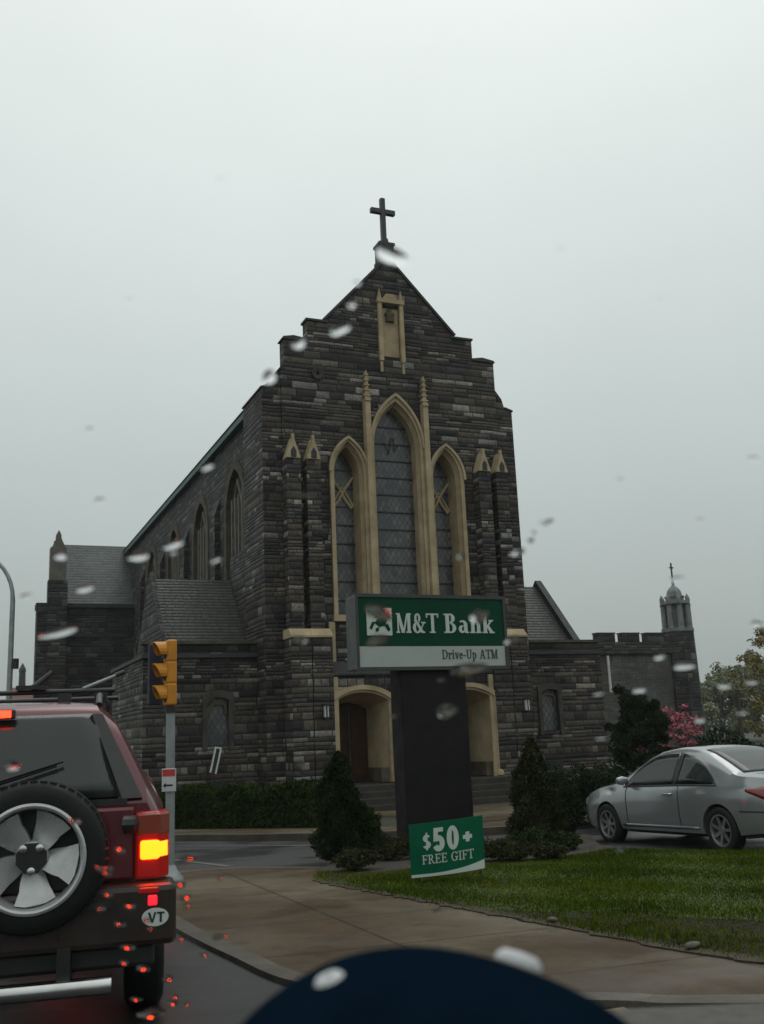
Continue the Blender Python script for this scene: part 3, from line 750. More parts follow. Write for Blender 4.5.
# steps
stp = MB(); 
for k in range(6):
    z1 = -.03-.17*k
    stp.box(-3.1-.0*k, 3.1, -1.0-.32*(k+1)+.002, -1.0-.32*k, GB, z1)
stp.box(-3.1, 3.1, -.998, -.662, GB, -.025)
stp.build('steps', M['granite'], CH, bevel=.015)
for s in (-1, 1):
    MB().box(min(s*3.103, s*3.42), max(s*3.103, s*3.42), -2.95, -.79, GB, .12).build('cheek_wall', M['stone'], CH, uv=True)
    # wall lantern beside the doors
    x = -3.06 if s < 0 else 3.80
    ln = MB().box(x-.08, x+.08, -1.0, -.8, 2.30, 2.35).box(x-.05, x+.05, -.98, -.785, 1.92, 1.97).box(x-.022, x+.022, -.95, -.85, 1.97, 2.30).build('wall_lantern', M['iron'], CH)
    MB().box(x-.06, x-.025, -.96, -.85, 1.97, 2.30).box(x+.025, x+.06, -.96, -.85, 1.97, 2.30).build('lantern_pane', M['white_paint'], ln)

# nave
for s in (-1, 1):
    nv = MB().box(min(s*4.2, s*3.6), max(s*4.2, s*3.6), 1.1+.003 if False else 2.32, 33, GB, 12.3).build('nave_wall', M['side_stone'], CH)
    cs = []
    wy = [4.9, 10.4, 15.9, 21.4]
    for y in wy:
        pts = lancet(y, 1.35, 5.9, 9.4, 11.2); cs.append(MB().prism(pts, s*4.6, s*3.9, 'x'))
    cut(nv, cs)
    for y in wy:
        def strip(o, i, x0, x1):
            m = MB().ringwall(o, i, x0, x1); m.v = [(p[1], p[0], p[2]) for p in m.v]; return m
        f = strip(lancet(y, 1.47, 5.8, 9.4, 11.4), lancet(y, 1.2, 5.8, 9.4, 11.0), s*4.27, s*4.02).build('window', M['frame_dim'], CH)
        MB().prism(lancet(y, 1.32, 5.9, 9.4, 11.1), s*4.05, s*4.03, 'x').build('glass', M['leaded'], f)
        mu = MB()
        for dy in (-.72, -.24, .24, .72): mu.box(min(s*4.06, s*4.18), max(s*4.06, s*4.18), y+dy-.06, y+dy+.06, 5.85, 10.0)
        mu.tube([(s*4.12, y-.72, 9.5), (s*4.12, y, 10.6), (s*4.12, y+.72, 9.5)], .06, 6)
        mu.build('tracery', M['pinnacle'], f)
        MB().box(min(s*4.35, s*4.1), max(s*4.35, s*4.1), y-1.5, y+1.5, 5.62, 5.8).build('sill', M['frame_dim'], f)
    for y in (7.65, 13.15, 18.65, 24.2):
        MB().prism([(s*4.203, GB), (s*4.6, GB), (s*4.6, 6.5), (s*4.42, 7.0), (s*4.42, 9.8), (s*4.203, 10.4)], y-.4, y+.4).build('nave_buttress', M['side_stone'], CH, uv=True)
    MB().box(min(s*4.05, s*4.42), max(s*4.05, s*4.42), 2.35, 33, 12.303, 12.5).build('gutter', M['copper'], CH)
    MB().prism([(s*4.35, 12.505), (s*.01, 16.85), (s*.01, 17.0), (s*4.45, 12.57)], .46, 33.0).build('nave_roof', M['dark_slate'], CH, uv=True)
    MB().box(min(s*4.55, s*4.203), max(s*4.55, s*4.203), 2.32, 4.4, GB, 7.6).build('wing_buttress', M['side_stone'], CH, uv=True)
    # side wing
    x0, x1 = (4.605, 8.1) if s > 0 else (-8.1, -4.605)
    wg = MB().box(x0, x1, 1.0, 7.2, GB, 3.9).build('wing_wall', M['stone'], CH)
    cx = s*5.85
    cut(wg, [MB().prism(segarch(cx, .36, 1.3, 2.68, 2.76), .5, 1.22)])
    MB().box(x0-.06 if s < 0 else x0, x1 if s < 0 else x1+.06, .90, 7.26, 3.902, 4.02).build('string_course', M['coping'], CH)
    MB().box(x0+.02, x1-.02, 1.02, 1.36, 4.022, 4.32).build('wing_parapet', M['stone'], CH, uv=True)
    MB().box(x0-.05 if s < 0 else x0, x1 if s < 0 else x1+.05, .95, 1.42, 4.323, 4.41).build('parapet_coping', M['frame_dim'], CH)
    xr = 7.8 if s > 0 else -7.2
    a, b_ = (4.56, xr) if s > 0 else (xr, -4.56)
    MB().prism([(2.2, 4.3), (4.5, 6.85), (6.8, 4.3), (6.8, 4.025), (2.2, 4.025)], a, b_, 'x').build('wing_roof', M['slate'], CH, uv=True)
    e0, e1 = (b_+.003, b_+.28) if s > 0 else (a-.12, a-.003)
    MB().prism([(2.1, 4.025), (2.1, 4.5), (4.5, 7.1), (6.9, 4.5), (6.9, 4.025)], e0, e1, 'x').build('end_gable', M['side_stone' if s < 0 else 'coping'], CH, uv=True)
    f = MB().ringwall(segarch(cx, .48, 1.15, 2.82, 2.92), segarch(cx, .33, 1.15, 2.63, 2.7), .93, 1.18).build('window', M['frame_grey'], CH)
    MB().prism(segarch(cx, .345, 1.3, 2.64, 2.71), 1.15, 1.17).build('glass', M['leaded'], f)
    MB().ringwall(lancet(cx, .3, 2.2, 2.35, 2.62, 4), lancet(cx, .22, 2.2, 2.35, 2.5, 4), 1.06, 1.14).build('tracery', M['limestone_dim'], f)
    MB().box(cx-.35, cx+.35, .985, 1.0-.003, -.3, .25).build('cellar_window', M['iron'], CH)
    # transept
    t0, t1 = (4.203, 8.3) if s > 0 else (-8.3, -4.203)
    MB().box(t0, t1, 27, 33, GB, 8.8).build('transept_wall', M['side_stone'], CH, uv=True)
    MB().box(t0, t1, 26.85, 27.0, 8.803, 9.02).build('eaves', M['coping'], CH)
    MB().prism([(26.9, 8.95), (30, 12.85), (33.1, 8.95), (33.1, 8.82), (26.9, 8.82)], t0+(.4 if s < 0 else 0), t1-(.4 if s > 0 else 0), 'x').build('transept_roof', M['dark_slate'], CH, uv=True)
    MB().prism([(26.95, 8.82), (26.95, 9.2), (30, 13.05), (33.05, 9.2), (33.05, 8.82)], t0-.02 if s < 0 else t1-.38, t0+.38 if s < 0 else t1+.02, 'x').build('transept_gable', M['side_stone'], CH, uv=True)
    cxx = s*8.35
    pb = MB().box(cxx-.5, cxx+.5, 26.3, 27.0-.003, GB, 10.2).build('corner_pier', M['side_stone'], CH, uv=True)
    pp = MB().box(cxx-.42, cxx+.42, 26.36, 27.1, 10.203, 12.0)
    pp.prism([(cxx-.36, 12.0), (cxx+.36, 12.0), (cxx+.14, 12.5), (cxx-.14, 12.5)], 26.45, 27.0)
    pp.prism([(cxx-.15, 12.5), (cxx+.15, 12.5), (cxx+.13, 12.75), (cxx, 13.0), (cxx-.13, 12.75)], 26.58, 26.88)
    pp.build('corner_pinnacle', M['pinnacle'], CH)
    MB().box(min(s*8.853, s*9.35), max(s*8.853, s*9.35), 26.6, 27.6, GB, 8.7).box(min(s*8.853, s*9.4), max(s*8.853, s*9.4), 26.55, 27.65, 8.7, 9.0).build('transept_buttress', M['side_stone'], CH, uv=True)
    MB().box(t0+.3, t1-.3, 26.93, 27-.003, 4.2, 4.4).box(t0+.3, t1-.3, 26.93, 26.997, 7.2, 7.4).build('string_course', M['coping'], CH)

# narrow leaning white frame by the hedge
lw = thing('white_frame', 'narrow white open frame leaning at a slant on the church wall above the hedge', 'frame', (-5.3, 30.35, .5), CA)
lw.scale = (.8, .8, .8)
fm = MB()
for (x0, x1, z0, z1) in ((-.13, -.07, 0, .95), (.07, .13, 0, .95), (-.069, .069, .89, .95)): fm.box(x0, x1, -.03, .03, z0, z1)
fm.xform(Matrix.Rotation(rad(13), 4, 'Y')).build('frame', M['white_paint'], lw)
MB().box(-.068, .068, .0, .02, -.02, .886).xform(Matrix.Rotation(rad(13), 4, 'Y')).build('board', M['dark_plastic'], lw)
MB().box(-.03, .0, .04, .07, -1.15, .4).build('stake', M['iron'], lw)

# ------------------------------------------------------------------ crenellated hall
HA = thing('crenellated_hall', 'grey stone hall with battlements and a corner turret beyond the church', 'building', tuple(Vector((.5557, 32.158, 0))+Matrix.Rotation(CA, 3, 'Z') @ Vector((25.5, 22, 0))), CA)
MB().box(-2.6, 3.1, .35, 10, -1.4, 5.6).build('wall', M['hall_stone'], HA, uv=True)
MB().box(-2.6, 3.1, .12, 10.1, 5.603, 6.35).build('parapet', M['side_stone'], HA, uv=True)
x = -2.6
while x < 2.0:
    MB().box(x, x+1.3, .12, .6, 6.353, 6.85).build('merlon', M['side_stone'], HA, uv=True)
    MB().box(x-.03, x+1.33, .08, .64, 6.853, 6.93).build('merlon_cap', M['coping'], HA)
    x += 1.83
for xx in (-.5, 1.2):
    f = MB().box(xx-.5, xx+.5, .25, .347, 1.6, 3.6).build('window', M['limestone_dim'], HA)
    MB().box(xx-.4, xx+.4, .235, .247, 1.7, 3.5).build('pane', M['leaded'], f)
MB().tube([(-2.05, .0, 5.5), (-2.05, .0, 3.3)], .08, 8).build('downspout', M['white_paint'], HA)
oc = lambda r, z: [(r*math.cos(PI/8+k*PI/4)+3.95, r*math.sin(PI/8+k*PI/4)+.6, z) for k in range(8)]
def octa(lv):
    vs = []; fs = []
    for (r, z) in lv: vs += oc(r, z)
    for i in range(len(lv)-1):
        for k in range(8): k2 = (k+1) % 8; fs.append((i*8+k, i*8+k2, i*8+8+k2, i*8+8+k))
    fs += [tuple(range(7, -1, -1)), tuple((len(lv)-1)*8+k for k in range(8))]
    return MB().add(vs, fs)
TU = octa([(1.16, -1.4), (1.02, 7.0)]).build('turret', M['side_stone'], HA, uv=True)
cu = octa([(1.06, 7.003), (1.06, 7.2), (.62, 7.22), (.62, 8.75), (.98, 8.77), (.98, 8.95), (.6, 8.98), (.6, 9.2), (.66, 9.22), (.66, 9.3), (.5, 9.32)]).build('cupola', M['pale_stone'], TU)
cc = MB()
for k in range(8):
    a = PI/8+k*PI/4; cc.lathe([(.26, 0), (.23, .1), (.21, 1.25), (.28, 1.345)], 8, Matrix.Translation((3.95+.8*math.cos(a), .6+.8*math.sin(a), 7.21)) @ Matrix.Diagonal((.8, .8, 1.13, 1)))
for k in range(8):
    a = PI/8+k*PI/4; cc.lathe([(.13, 0), (.13, .2), (.01, .45)], 6, Matrix.Translation((3.95+.86*math.cos(a), .6+.86*math.sin(a), 8.955)))
cc.build('cupola_columns', M['pale_stone'], TU)
MB().lathe([(.5, 0), (.48, .15), (.42, .35), (.3, .52), (.17, .63), (.1, .7), (.08, .85), (.12, .9), (.02, .98)], 16, Matrix.Translation((3.95, .6, 9.32))).build('dome', M['pale_stone'], TU, smooth=40)
MB().box(3.91, 3.99, .56, .64, 10.2, 11.5).box(3.8, 3.908, .56, .64, 11.15, 11.23).box(3.992, 4.1, .56, .64, 11.15, 11.23).build('cross', M['cross_metal'], TU)

# ------------------------------------------------------------------ serif lettering
def rect(x0, x1, y0, y1): return [(x0, y0), (x1, y0), (x1, y1), (x0, y1)]
def dg(x0, y0, x1, y1, t): return [(x0-t/2, y0), (x0+t/2, y0), (x1+t/2, y1), (x1-t/2, y1)]
def arc(cx, cy, rx, ry, a0, a1, tx, ty, n=14):
    """list of quads for a bowl with stress contrast"""
    o = []
    for i in range(n):
        q = []
        for k in (0, 1):
            a = rad(a0+(a1-a0)*(i+k)/n); q.append(((cx+rx*math.cos(a), cy+ry*math.sin(a)), (cx+(rx-tx)*math.cos(a), cy+(ry-ty)*math.sin(a))))
        o.append([q[0][0], q[1][0], q[1][1], q[0][1]])
    return o
def glyph(ch, s=.17, h=.065):
    S = h
    if ch == 'M': return [rect(.06, .06+h*1.3, 0, 1), dg(.13, 1, .45, 0, s), dg(.77, 1, .47, 0, h*1.4), rect(.76, .76+s, 0, 1), rect(-.02, .22, 0, S), rect(.66, 1.02, 0, S), rect(-.02, .16, 1-S, 1), rect(.8, 1.02, 1-S, 1)], 1.06
    if ch == 'T': return [rect(.34, .34+s, 0, 1), rect(.0, .85, 1-S, 1), rect(.22, .63, 0, S), dg(.03, .78, .02, 1, h), dg(.82, .78, .83, 1, h)], .86
    if ch == '&': return arc(.36, .76, .21, .24, -60, 240, s*.7, h)+arc(.33, .27, .31, .29, 60, 330, s, h)+[dg(.2, .66, .72, .0, s), dg(.6, .2, .8, .52, h), rect(.62, .92, .49, .49+S), rect(.62, .86, 0, S)], .93
    if ch == 'B': return [rect(.1, .1+s, 0, 1), rect(0, .4, 0, S), rect(0, .4, 1-S, 1), rect(.2, .42, .5, .5+S)]+arc(.36, .76, .27, .25, -90, 90, s, h)+arc(.38, .265, .31, .27, -90, 90, s, h), .76
    if ch == 'D': return [rect(.1, .1+s, 0, 1), rect(0, .4, 0, S), rect(0, .4, 1-S, 1)]+arc(.38, .5, .48, .5, -90, 90, s, h), .92
    if ch == 'a': return arc(.27, .5, .22, .17, 0, 150, s*.9, h)+[rect(.34, .34+s*.95, .06, .52)]+arc(.22, .2, .2, .2, 60, 330, s*.9, h)+[dg(.24, .36, .4, .42, h*1.5), rect(.4, .6, 0, S)], .62
    if ch == 'n': return [rect(.08, .08+s*.95, 0, .66), rect(0, .3, 0, S), rect(0, .2, .62, .62+S), rect(.42, .42+s*.95, 0, .46), rect(.34, .66, 0, S)]+arc(.36, .44, .225, .23, 0, 140, s*.9, h*1.4), .68
    if ch == 'k': return [rect(.08, .08+s*.95, 0, 1), rect(0, .3, 0, S), rect(0, .2, 1-S, 1), dg(.26, .3, .52, .62, h*1.6), rect(.38, .66, .62, .62+S), dg(.3, .4, .58, 0, s), rect(.42, .72, 0, S)], .72
    if ch == 'r': return [rect(.08, .08+s, 0, .66), rect(0, .32, 0, S), rect(0, .2, .62, .62+S)]+arc(.36, .46, .2, .22, 40, 150, s*.8, h*1.8)+arc(.46, .55, .08, .09, 0, 360, .078, .088, 8), .54
    if ch == 'i': return [rect(.08, .08+s, 0, .66), rect(0, .32, 0, S), rect(0, .2, .62, .62+S)]+arc(.16, .88, .1, .1, 0, 360, .098, .098, 8), .36
    if ch == 'v': return [dg(.12, .66, .32, 0, s), dg(.52, .66, .34, 0, h*1.5), rect(0, .28, .62, .62+S), rect(.4, .64, .62, .62+S)], .62
    if ch == 'e': return arc(.28, .33, .27, .34, 0, 320, s, h)+[rect(.1, .52, .34, .34+S)], .58
    if ch == '-': return [rect(.05, .35, .3, .3+h*1.5)], .42
    if ch == 'U': return [rect(.1, .1+s, .3, 1), rect(.66, .66+h*1.4, .3, 1), rect(0, .38, 1-S, 1), rect(.55, .88, 1-S, 1)]+arc(.43, .33, .33, .33, 180, 360, s*.8, h*1.6), .9
    if ch == 'p': return [rect(.08, .08+s, -.3, .66), rect(0, .32, -.3, -.3+S), rect(0, .2, .62, .62+S)]+arc(.33, .33, .28, .34, -130, 130, s, h), .66
    if ch == 'A': return [dg(.12, 0, .42, 1, h*1.4), dg(.74, 0, .46, 1, s), rect(.22, .64, .32, .32+S), rect(0, .26, 0, S), rect(.56, .92, 0, S)], .9
    if ch == 'F': return [rect(.1, .1+s, 0, 1), rect(0, .36, 0, S), rect(0, .68, 1-S, 1), rect(.2, .5, .48, .48+S), dg(.66, .78, .66, 1, h), dg(.5, .38, .5, .63, h)], .72
    if ch == 'E': return [rect(.1, .1+s, 0, 1), rect(0, .7, 0, S), rect(0, .68, 1-S, 1), rect(.2, .5, .48, .48+S), dg(.66, .78, .66, 1, h), dg(.68, 0, .68, .22, h), dg(.5, .38, .5, .63, h)], .77
    if ch == 'R': return [rect(.1, .1+s, 0, 1), rect(0, .38, 0, S), rect(0, .4, 1-S, 1), rect(.2, .4, .46, .46+S)]+arc(.36, .74, .29, .265, -90, 90, s, h)+[dg(.42, .48, .74, 0, s), rect(.62, .9, 0, S)], .88
    if ch == 'G': return arc(.46, .5, .44, .51, 40, 330, s, h)+[rect(.66, .66+s, .06, .42), rect(.54, .94, .4, .4+S), dg(.8, .7, .82, .98, h)], .98
    if ch == 'I': return [rect(.1, .1+s, 0, 1), rect(0, .37, 0, S), rect(0, .37, 1-S, 1)], .42
    if ch == '$': return arc(.3, .71, .25, .26, 20, 270, s*.9, s*.75)+arc(.3, .27, .27, .27, -160, 90, s*.9, s*.75)+[rect(.25, .36, -.1, 1.1)], .64
    if ch == '5': return [rect(.1, .58, .82, 1), dg(.14, .42, .18, 1, s)]+arc(.3, .33, .34, .35, -155, 140, s*1.15, s), .70
    if ch == '0': return arc(.34, .5, .34, .52, 0, 360, s*1.15, s*.8, 24), .74
    if ch == '+': return [rect(0, .56, .36, .6), rect(.17, .40, .18, .78)], .62
    if ch == 'V': return [dg(.1, 1, .37, 0, s), dg(.64, 1, .37, 0, s)], .74
    return [], .4
def lettering(text, x0, z0, height, width, s=.17, h=.065, gap=.06, narrow=None):
    """polygons in plane coordinates, text squeezed to width"""
    pol = []; x = 0.
    for ch in text:
        g, adv = glyph(ch, s, h)
        for p in g: pol.append([(a+x, b) for a, b in p])
        x += adv+gap
    k = width/(x-gap)
    return [[(x0+a*k, z0+b*height) for a, b in p] for p in pol]
def letters_mesh(polys, fmap, name, mat, parent, th=.012):
    """polygons mapped to a surface by fmap(u, v, depth); each its own hair's breadth proud"""
    m = MB()
    for i, p in enumerate(polys):
        a = sum(p[j][0]*p[(j+1) % len(p)][1]-p[(j+1) % len(p)][0]*p[j][1] for j in range(len(p)))
        if a < 0: p = p[::-1]
        d = th+.00012*(i % 12); n = len(p)
        vs = [fmap(x, z, d) for x, z in p]+[fmap(x, z, .0) for x, z in p]
        m.add(vs, [tuple(range(n))]+[(j, j+n, (j+1) % n+n, (j+1) % n) for j in range(n)])
    return m.build(name, mat, parent)

# ------------------------------------------------------------------ bank sign
SG = thing('bank_sign', 'green and white bank sign board on a dark pillar before the church', 'sign', (.53, 15.85, gz(15.85)), rad(25))
z0 = gz(15.85)
MB().box(-.36, .80, .06, .46, -.2, 2.38-z0+.03).build('pillar', M['pylon'], SG, bevel=.02)
MB().box(-.42, .86, .0, .52, -.2, .22).build('pillar_base', M['pylon'], SG, bevel=.02)
ca = MB().box(-1.10, 1.56, .02, .42, 2.39-z0, 3.54-z0).build('cabinet', M['sign_frame'], SG, bevel=.015)
MB().box(-1.12, 1.58, -.02, .019, 2.37-z0, 2.425-z0).box(-1.12, 1.58, -.02, .019, 3.505-z0, 3.56-z0).box(-1.12, -1.07, -.02, .019, 2.426-z0, 3.504-z0).box(1.53, 1.58, -.02, .019, 2.426-z0, 3.504-z0).build('face_frame', M['sign_frame'], ca)
MB().box(-1.069, 1.529, .0, .018, 2.745-z0, 3.504-z0).build('green_panel', M['sign_green'], SG)
MB().box(-1.069, 1.529, .001, .018, 2.426-z0, 2.742-z0).build('white_panel', M['sign_white'], SG)
fm = lambda u, v, d: (u, -d, v-z0)
letters_mesh(lettering('M&T', -.42, 2.95, .31, .74, .2, .075), fm, 'lettering', M['letter_white'], SG)
letters_mesh(lettering('Bank', .42, 2.95, .31, .93, .2, .075), fm, 'lettering', M['letter_white'], SG)
letters_mesh(lettering('Drive-Up ATM', .36, 2.54, .145, 1.03, .15, .07), fm, 'lettering', M['letter_dark'], SG, .008)
lg = [rect(-.93, -.50, 2.91, 3.34)]
lo = letters_mesh(lg, fm, 'logo', M['letter_white'], SG)
emb = [[(-.80, 3.10), (-.72, 3.04), (-.62, 3.06), (-.58, 3.16), (-.66, 3.2), (-.74, 3.18)], [(-.66, 3.18), (-.58, 3.17), (-.56, 3.27), (-.63, 3.29)], [(-.78, 3.17), (-.71, 3.2), (-.74, 3.28), (-.84, 3.30), (-.80, 3.24)],
       [(-.78, 3.02), (-.72, 3.04), (-.74, 2.97), (-.79, 2.97)], [(-.63, 3.06), (-.58, 3.10), (-.53, 3.0), (-.57, 2.97)], [(-.84, 3.12), (-.79, 3.12), (-.85, 3.0), (-.89, 3.02)], [(-.70, 3.29), (-.64, 3.31), (-.67, 3.33), (-.72, 3.32)]]
letters_mesh(emb, lambda u, v, d: (u, -.013-d, v-z0), 'emblem', M['sign_green'], lo, .006)

# ------------------------------------------------------------------ gift banner
BN = thing('gift_banner', 'small curved green gift offer banner with a white foot standing on the lawn', 'banner', (.545, 11.05, gz(11.05)+.10), rad(6))
BN.scale = (.87, .87, .87)
def bsurf(u, v, d):
    a = u/1.25; r = 1.25+d
    x = r*math.sin(a); y = 1.25-r*math.cos(a)
    return (x, y, v+.075*u+.02)
def patch(u0, u1, vf0, vf1, d0, d1, n=16):
    m = MB(); vs = []; fs = []
    for i in range(n+1):
        u = u0+(u1-u0)*i/n
        for (v, d) in ((vf0(u), d1), (vf1(u), d1), (vf1(u), d0), (vf0(u), d0)): vs.append(bsurf(u, v, d))
    for i in range(n):
        for k in range(4): k2 = (k+1) % 4; fs.append((i*4+k, i*4+k2, i*4+4+k2, i*4+4+k))
    fs += [(0, 1, 2, 3), tuple(range(n*4+3, n*4-1, -1))]
    return m.add(vs, fs)
cv = lambda u: .055+.075*max(0, (u+.2)/.67)**2.0
patch(-.47, .47, lambda u: .02, lambda u: .64, -.012, 0).build('panel', M['banner_green'], BN)
patch(-.46, .46, lambda u: .022, cv, .002, .005).build('white_foot', M['letter_white'], BN)
bf = lambda u, v, d: bsurf(u, v, d+.001)
letters_mesh(lettering('$', -.31, .34, .17, .115, .22, .14), bf, 'lettering', M['letter_white'], BN, .005)
letters_mesh(lettering('50', -.18, .30, .27, .33, .24, .14), bf, 'lettering', M['letter_white'], BN, .005)
letters_mesh(lettering('+', .19, .33, .19, .13, .2, .1), bf, 'lettering', M['letter_white'], BN, .005)
letters_mesh(lettering('FREE GIFT', -.32, .165, .105, .64, .15, .08), bf, 'lettering', M['letter_white'], BN, .005)
for x in (-.4, .4): MB().tube([(x, .09, -.12), (x, .09, .5)], .008, 6).build('wire_leg', M['iron'], BN)

# ------------------------------------------------------------------ traffic signal
TS = thing('traffic_signal', 'yellow three-lens traffic signal on a grey steel pole at the corner', 'traffic light', (-2.70, 12.5, gz(12.5)+.035), 0)
b = gz(12.5)+.035
MB().tube([(0, 0, -.1), (0, 0, 1.86-b)], .055, 14).lathe([(.16, -.05), (.16, .05), (.1, .12), (.06, .2)], 14).build('pole', M['galvanised'], TS, smooth=40)
hd = thing('x', '', '', (0, 0, 0)); bpy.data.objects.remove(hd)
HR = Matrix.Translation((-.02, 0, 0)) @ Matrix.Rotation(rad(-62), 4, 'Z')      # lens side (-y) turned to face left
z1, z2 = 1.87-b, 2.67-b
hs = MB()
for k in range(3):
    za = z1+k*(z2-z1)/3
    hs.box(-.115, .115, -.05, .07, za+.004, za+(z2-z1)/3-.004)
hs.box(-.105, .105, -.04, .07, z1-.004, z2+.0)
hs.xform(HR); HO = hs.build('housing', M['signal_yellow'], TS, bevel=.018)
for k in range(3):
    zc = z1+(k+.5)*(z2-z1)/3
    vis = MB(); vs = []; fs = []
    for i in range(13):
        a = rad(-25+230*i/12)
        L = .15
        sl = .10*(1-math.sin(a))/2
        for (r, y) in ((.114, -.052), (.114, -.052-L+sl), (.105, -.052-L+sl), (.105, -.052)): vs.append((r*math.cos(a), y, zc+r*math.sin(a)))
    for i in range(12):
        for q in range(4): q2 = (q+1) % 4; fs.append((i*4+q, i*4+q2, i*4+4+q2, i*4+4+q))
    vis.add(vs, fs).xform(HR).build('visor', M['signal_yellow'], HO)
    MB().lathe([(.001, .03), (.06, .022), (.1, 0), (.1, -.01)], 20, HR @ Matrix.Translation((0, -.053, zc)) @ Matrix.Rotation(PI/2, 4, 'X')).build('lens', M['signal_lens'], HO, smooth=60)
MB().box(-.08, .08, .14, .22, z1+.02, z2-.02).xform(Matrix.Translation((-.06, .12, 0)) @ Matrix.Rotation(rad(28), 4, 'Z') @ Matrix.Translation((-.12, 0, .0))).build('rear_head', M['signal_blue'], TS, bevel=.015)
MB().box(-.06, .06, -.06, .06, 1.85-b, 1.866-b).lathe([(.075, 1.78-b), (.075, 1.855-b)], 12).build('slip_fitter', M['iron'], TS)
ps = MB().box(-.085, .085, -.085, -.062, 0.85-b, 1.12-b).build('crossing_plate', M['plate_white'], TS, bevel=.006)
MB().box(-.075, .075, -.0885, -.0855, 1.03-b, 1.11-b).build('red_panel', M['plate_red'], ps)
MB().box(-.055, .045, -.0885, -.0855, 0.915-b, 0.935-b).prism([(-.07, .925-b), (-.035, .955-b), (-.035, .895-b)], -.0895, -.0886).build('arrow', M['iron'], ps)
MB().box(-.05, .05, -.0619, .07, .97-b, .99-b).build('strap', M['iron'], TS)

# ------------------------------------------------------------------ street lamp with mast arm
SL = thing('street_lamp', 'tall thin grey street lamp with curved arm at the far left edge', 'street lamp', (-13.15, 35, gz(35)), 0)
pts = [(0, 0, -.2), (0, 0, 7.4)]+[(-1.5+1.5*math.cos(a), 0, 7.4+1.75*math.sin(a)) for a in [rad(q) for q in range(10, 95, 10)]]+[(-2.6, 0, 9.3)]
MB().tube(pts, [.11, .085]+[.07]*9+[.06], 10).build('pole', M['galvanised'], SL, smooth=50)
MB().lathe([(.02, .12), (.16, .1), (.2, 0), (.14, -.1), (.02, -.13)], 14, Matrix.Translation((-2.85, 0, 9.3)) @ Matrix.Diagonal((2.0, 1, .8, 1))).build('lamp_head', M['galvanised'], SL, smooth=60)
MB().tube([(0, 0, 3.7), (-.5, 0, 4.0), (-3.4, 0, 4.3)], [.06, .055, .05], 8).build('mast_arm', M['galvanised'], SL)
MB().box(.1, .26, -.1, .1, 5.0, 5.35).build('control_box', M['iron'], SL)

# far buildings on the left
FS = thing('distant_steeple', 'thin distant steeple with a ball finial on the skyline behind the red car', 'tower', (-43.6, 120, gz(120)), .3)
MB().box(-.9, .9, -.9, .9, -1, 7.6).build('tower_shaft', M['side_stone'], FS, uv=True)
MB().lathe([(.6, 7.6), (.55, 8.4), (.42, 9.2), (.36, 11.2), (.42, 11.3), (.38, 11.6), (.02, 12.3)], 8).build('spire', M['coping'], FS)
RH = thing('red_roofed_house', 'small distant house with a dull red roof, low behind the roof rack', 'house', (-27.2, 80, gz(80)), .35)
MB().box(-2.6, 2.6, -2, 2, -1, 4.6).build('wall', M['plaster'], RH)
rf = MB().prism([(-2.3, 4.6), (2.3, 4.6), (0, 7.0)], -2.8, 2.8, 'x').build('roof', M['roof_red'], RH)
MB().box(1.2, 1.7, -.3, .3, 5.9, 7.6).build('chimney', M['roof_red'], rf)
for x in (-1.3, 1.1): MB().box(x-.45, x+.45, -2.03, -2.003, 1.6, 3.2).build('window', M['glass_dark'], RH)

# ------------------------------------------------------------------ trees right
tree('dark_evergreen', 'large dark evergreen tree between the church wing and the red blossom', (7.45, 30.5, gz(30)), 3.0, 1.0, .3, M['leaf_dark'], 31, 40000, .045, .14, 26, spread=1.)
tree('blossom_tree', 'small tree covered in pink red blossom behind the silver car', (9.45, 35.5, gz(35)), 2.7, 1.25, .8, M['blossom'], 33, 1700, .085, .08, 16, flat=.4, spread=1.15)
trees = [(32.5, 100, 6.2, 2.9, 'leaf_spring_misted', 'thin pale spring tree right behind the hall turret'),
         (35.0, 104, 7.4, 3.1, 'leaf_olive', 'airy grey green tree behind the slim dark pole'),
         (36.6, 100, 6.9, 3.2, 'leaf_spring_misted', 'pale half bare tree between the slim pole and the golden tree'),
         (19.4, 51, 6.6, 1.7, 'leaf_gold', 'tall golden brown tree cut off by the right edge'),
         (41.0, 110, 8.4, 3.8, 'leaf_olive', 'round olive tree far behind the golden tree')]
for i, (x, y, h, r, m, lab) in enumerate(trees):
    tree('spring_tree', lab, (x, y, gz(y)), h, r, 1.2, M[m], 50+i, 5200 if y > 80 else 6500, .2 if y > 80 else .085, .14, 20, group='spring trees beyond the hall')
UP = thing('utility_pole', 'slim dark pole among the pale trees behind the silver car', 'pole', (16.35, 48, gz(48)), 0)
MB().tube([(0, 0, -.3), (0, 0, 3.5)], [.12, .09], 8).build('shaft', M['bark'], UP)
MB().box(-.3, .3, -.05, .05, 3.2, 3.28).build('cross_arm', M['bark'], UP)
def lowhedge():
    q = np.random.RandomState(9); n = 9000
    t = q.uniform(0, 1, n); x = 4+26*t; y = 37+12*t+q.normal(0, .5, n); z = gz(40)+q.uniform(0, 1, n)**.7*(1.5+.4*np.sin(t*40))
    o = fast_mesh('undergrowth', leaves(np.stack([x, y, z], 1), .16, seed=9), 4, M['leaf_dark'])
    tag(o, 'dark low undergrowth along the far side of the car park', 'undergrowth', kind='stuff')
lowhedge()

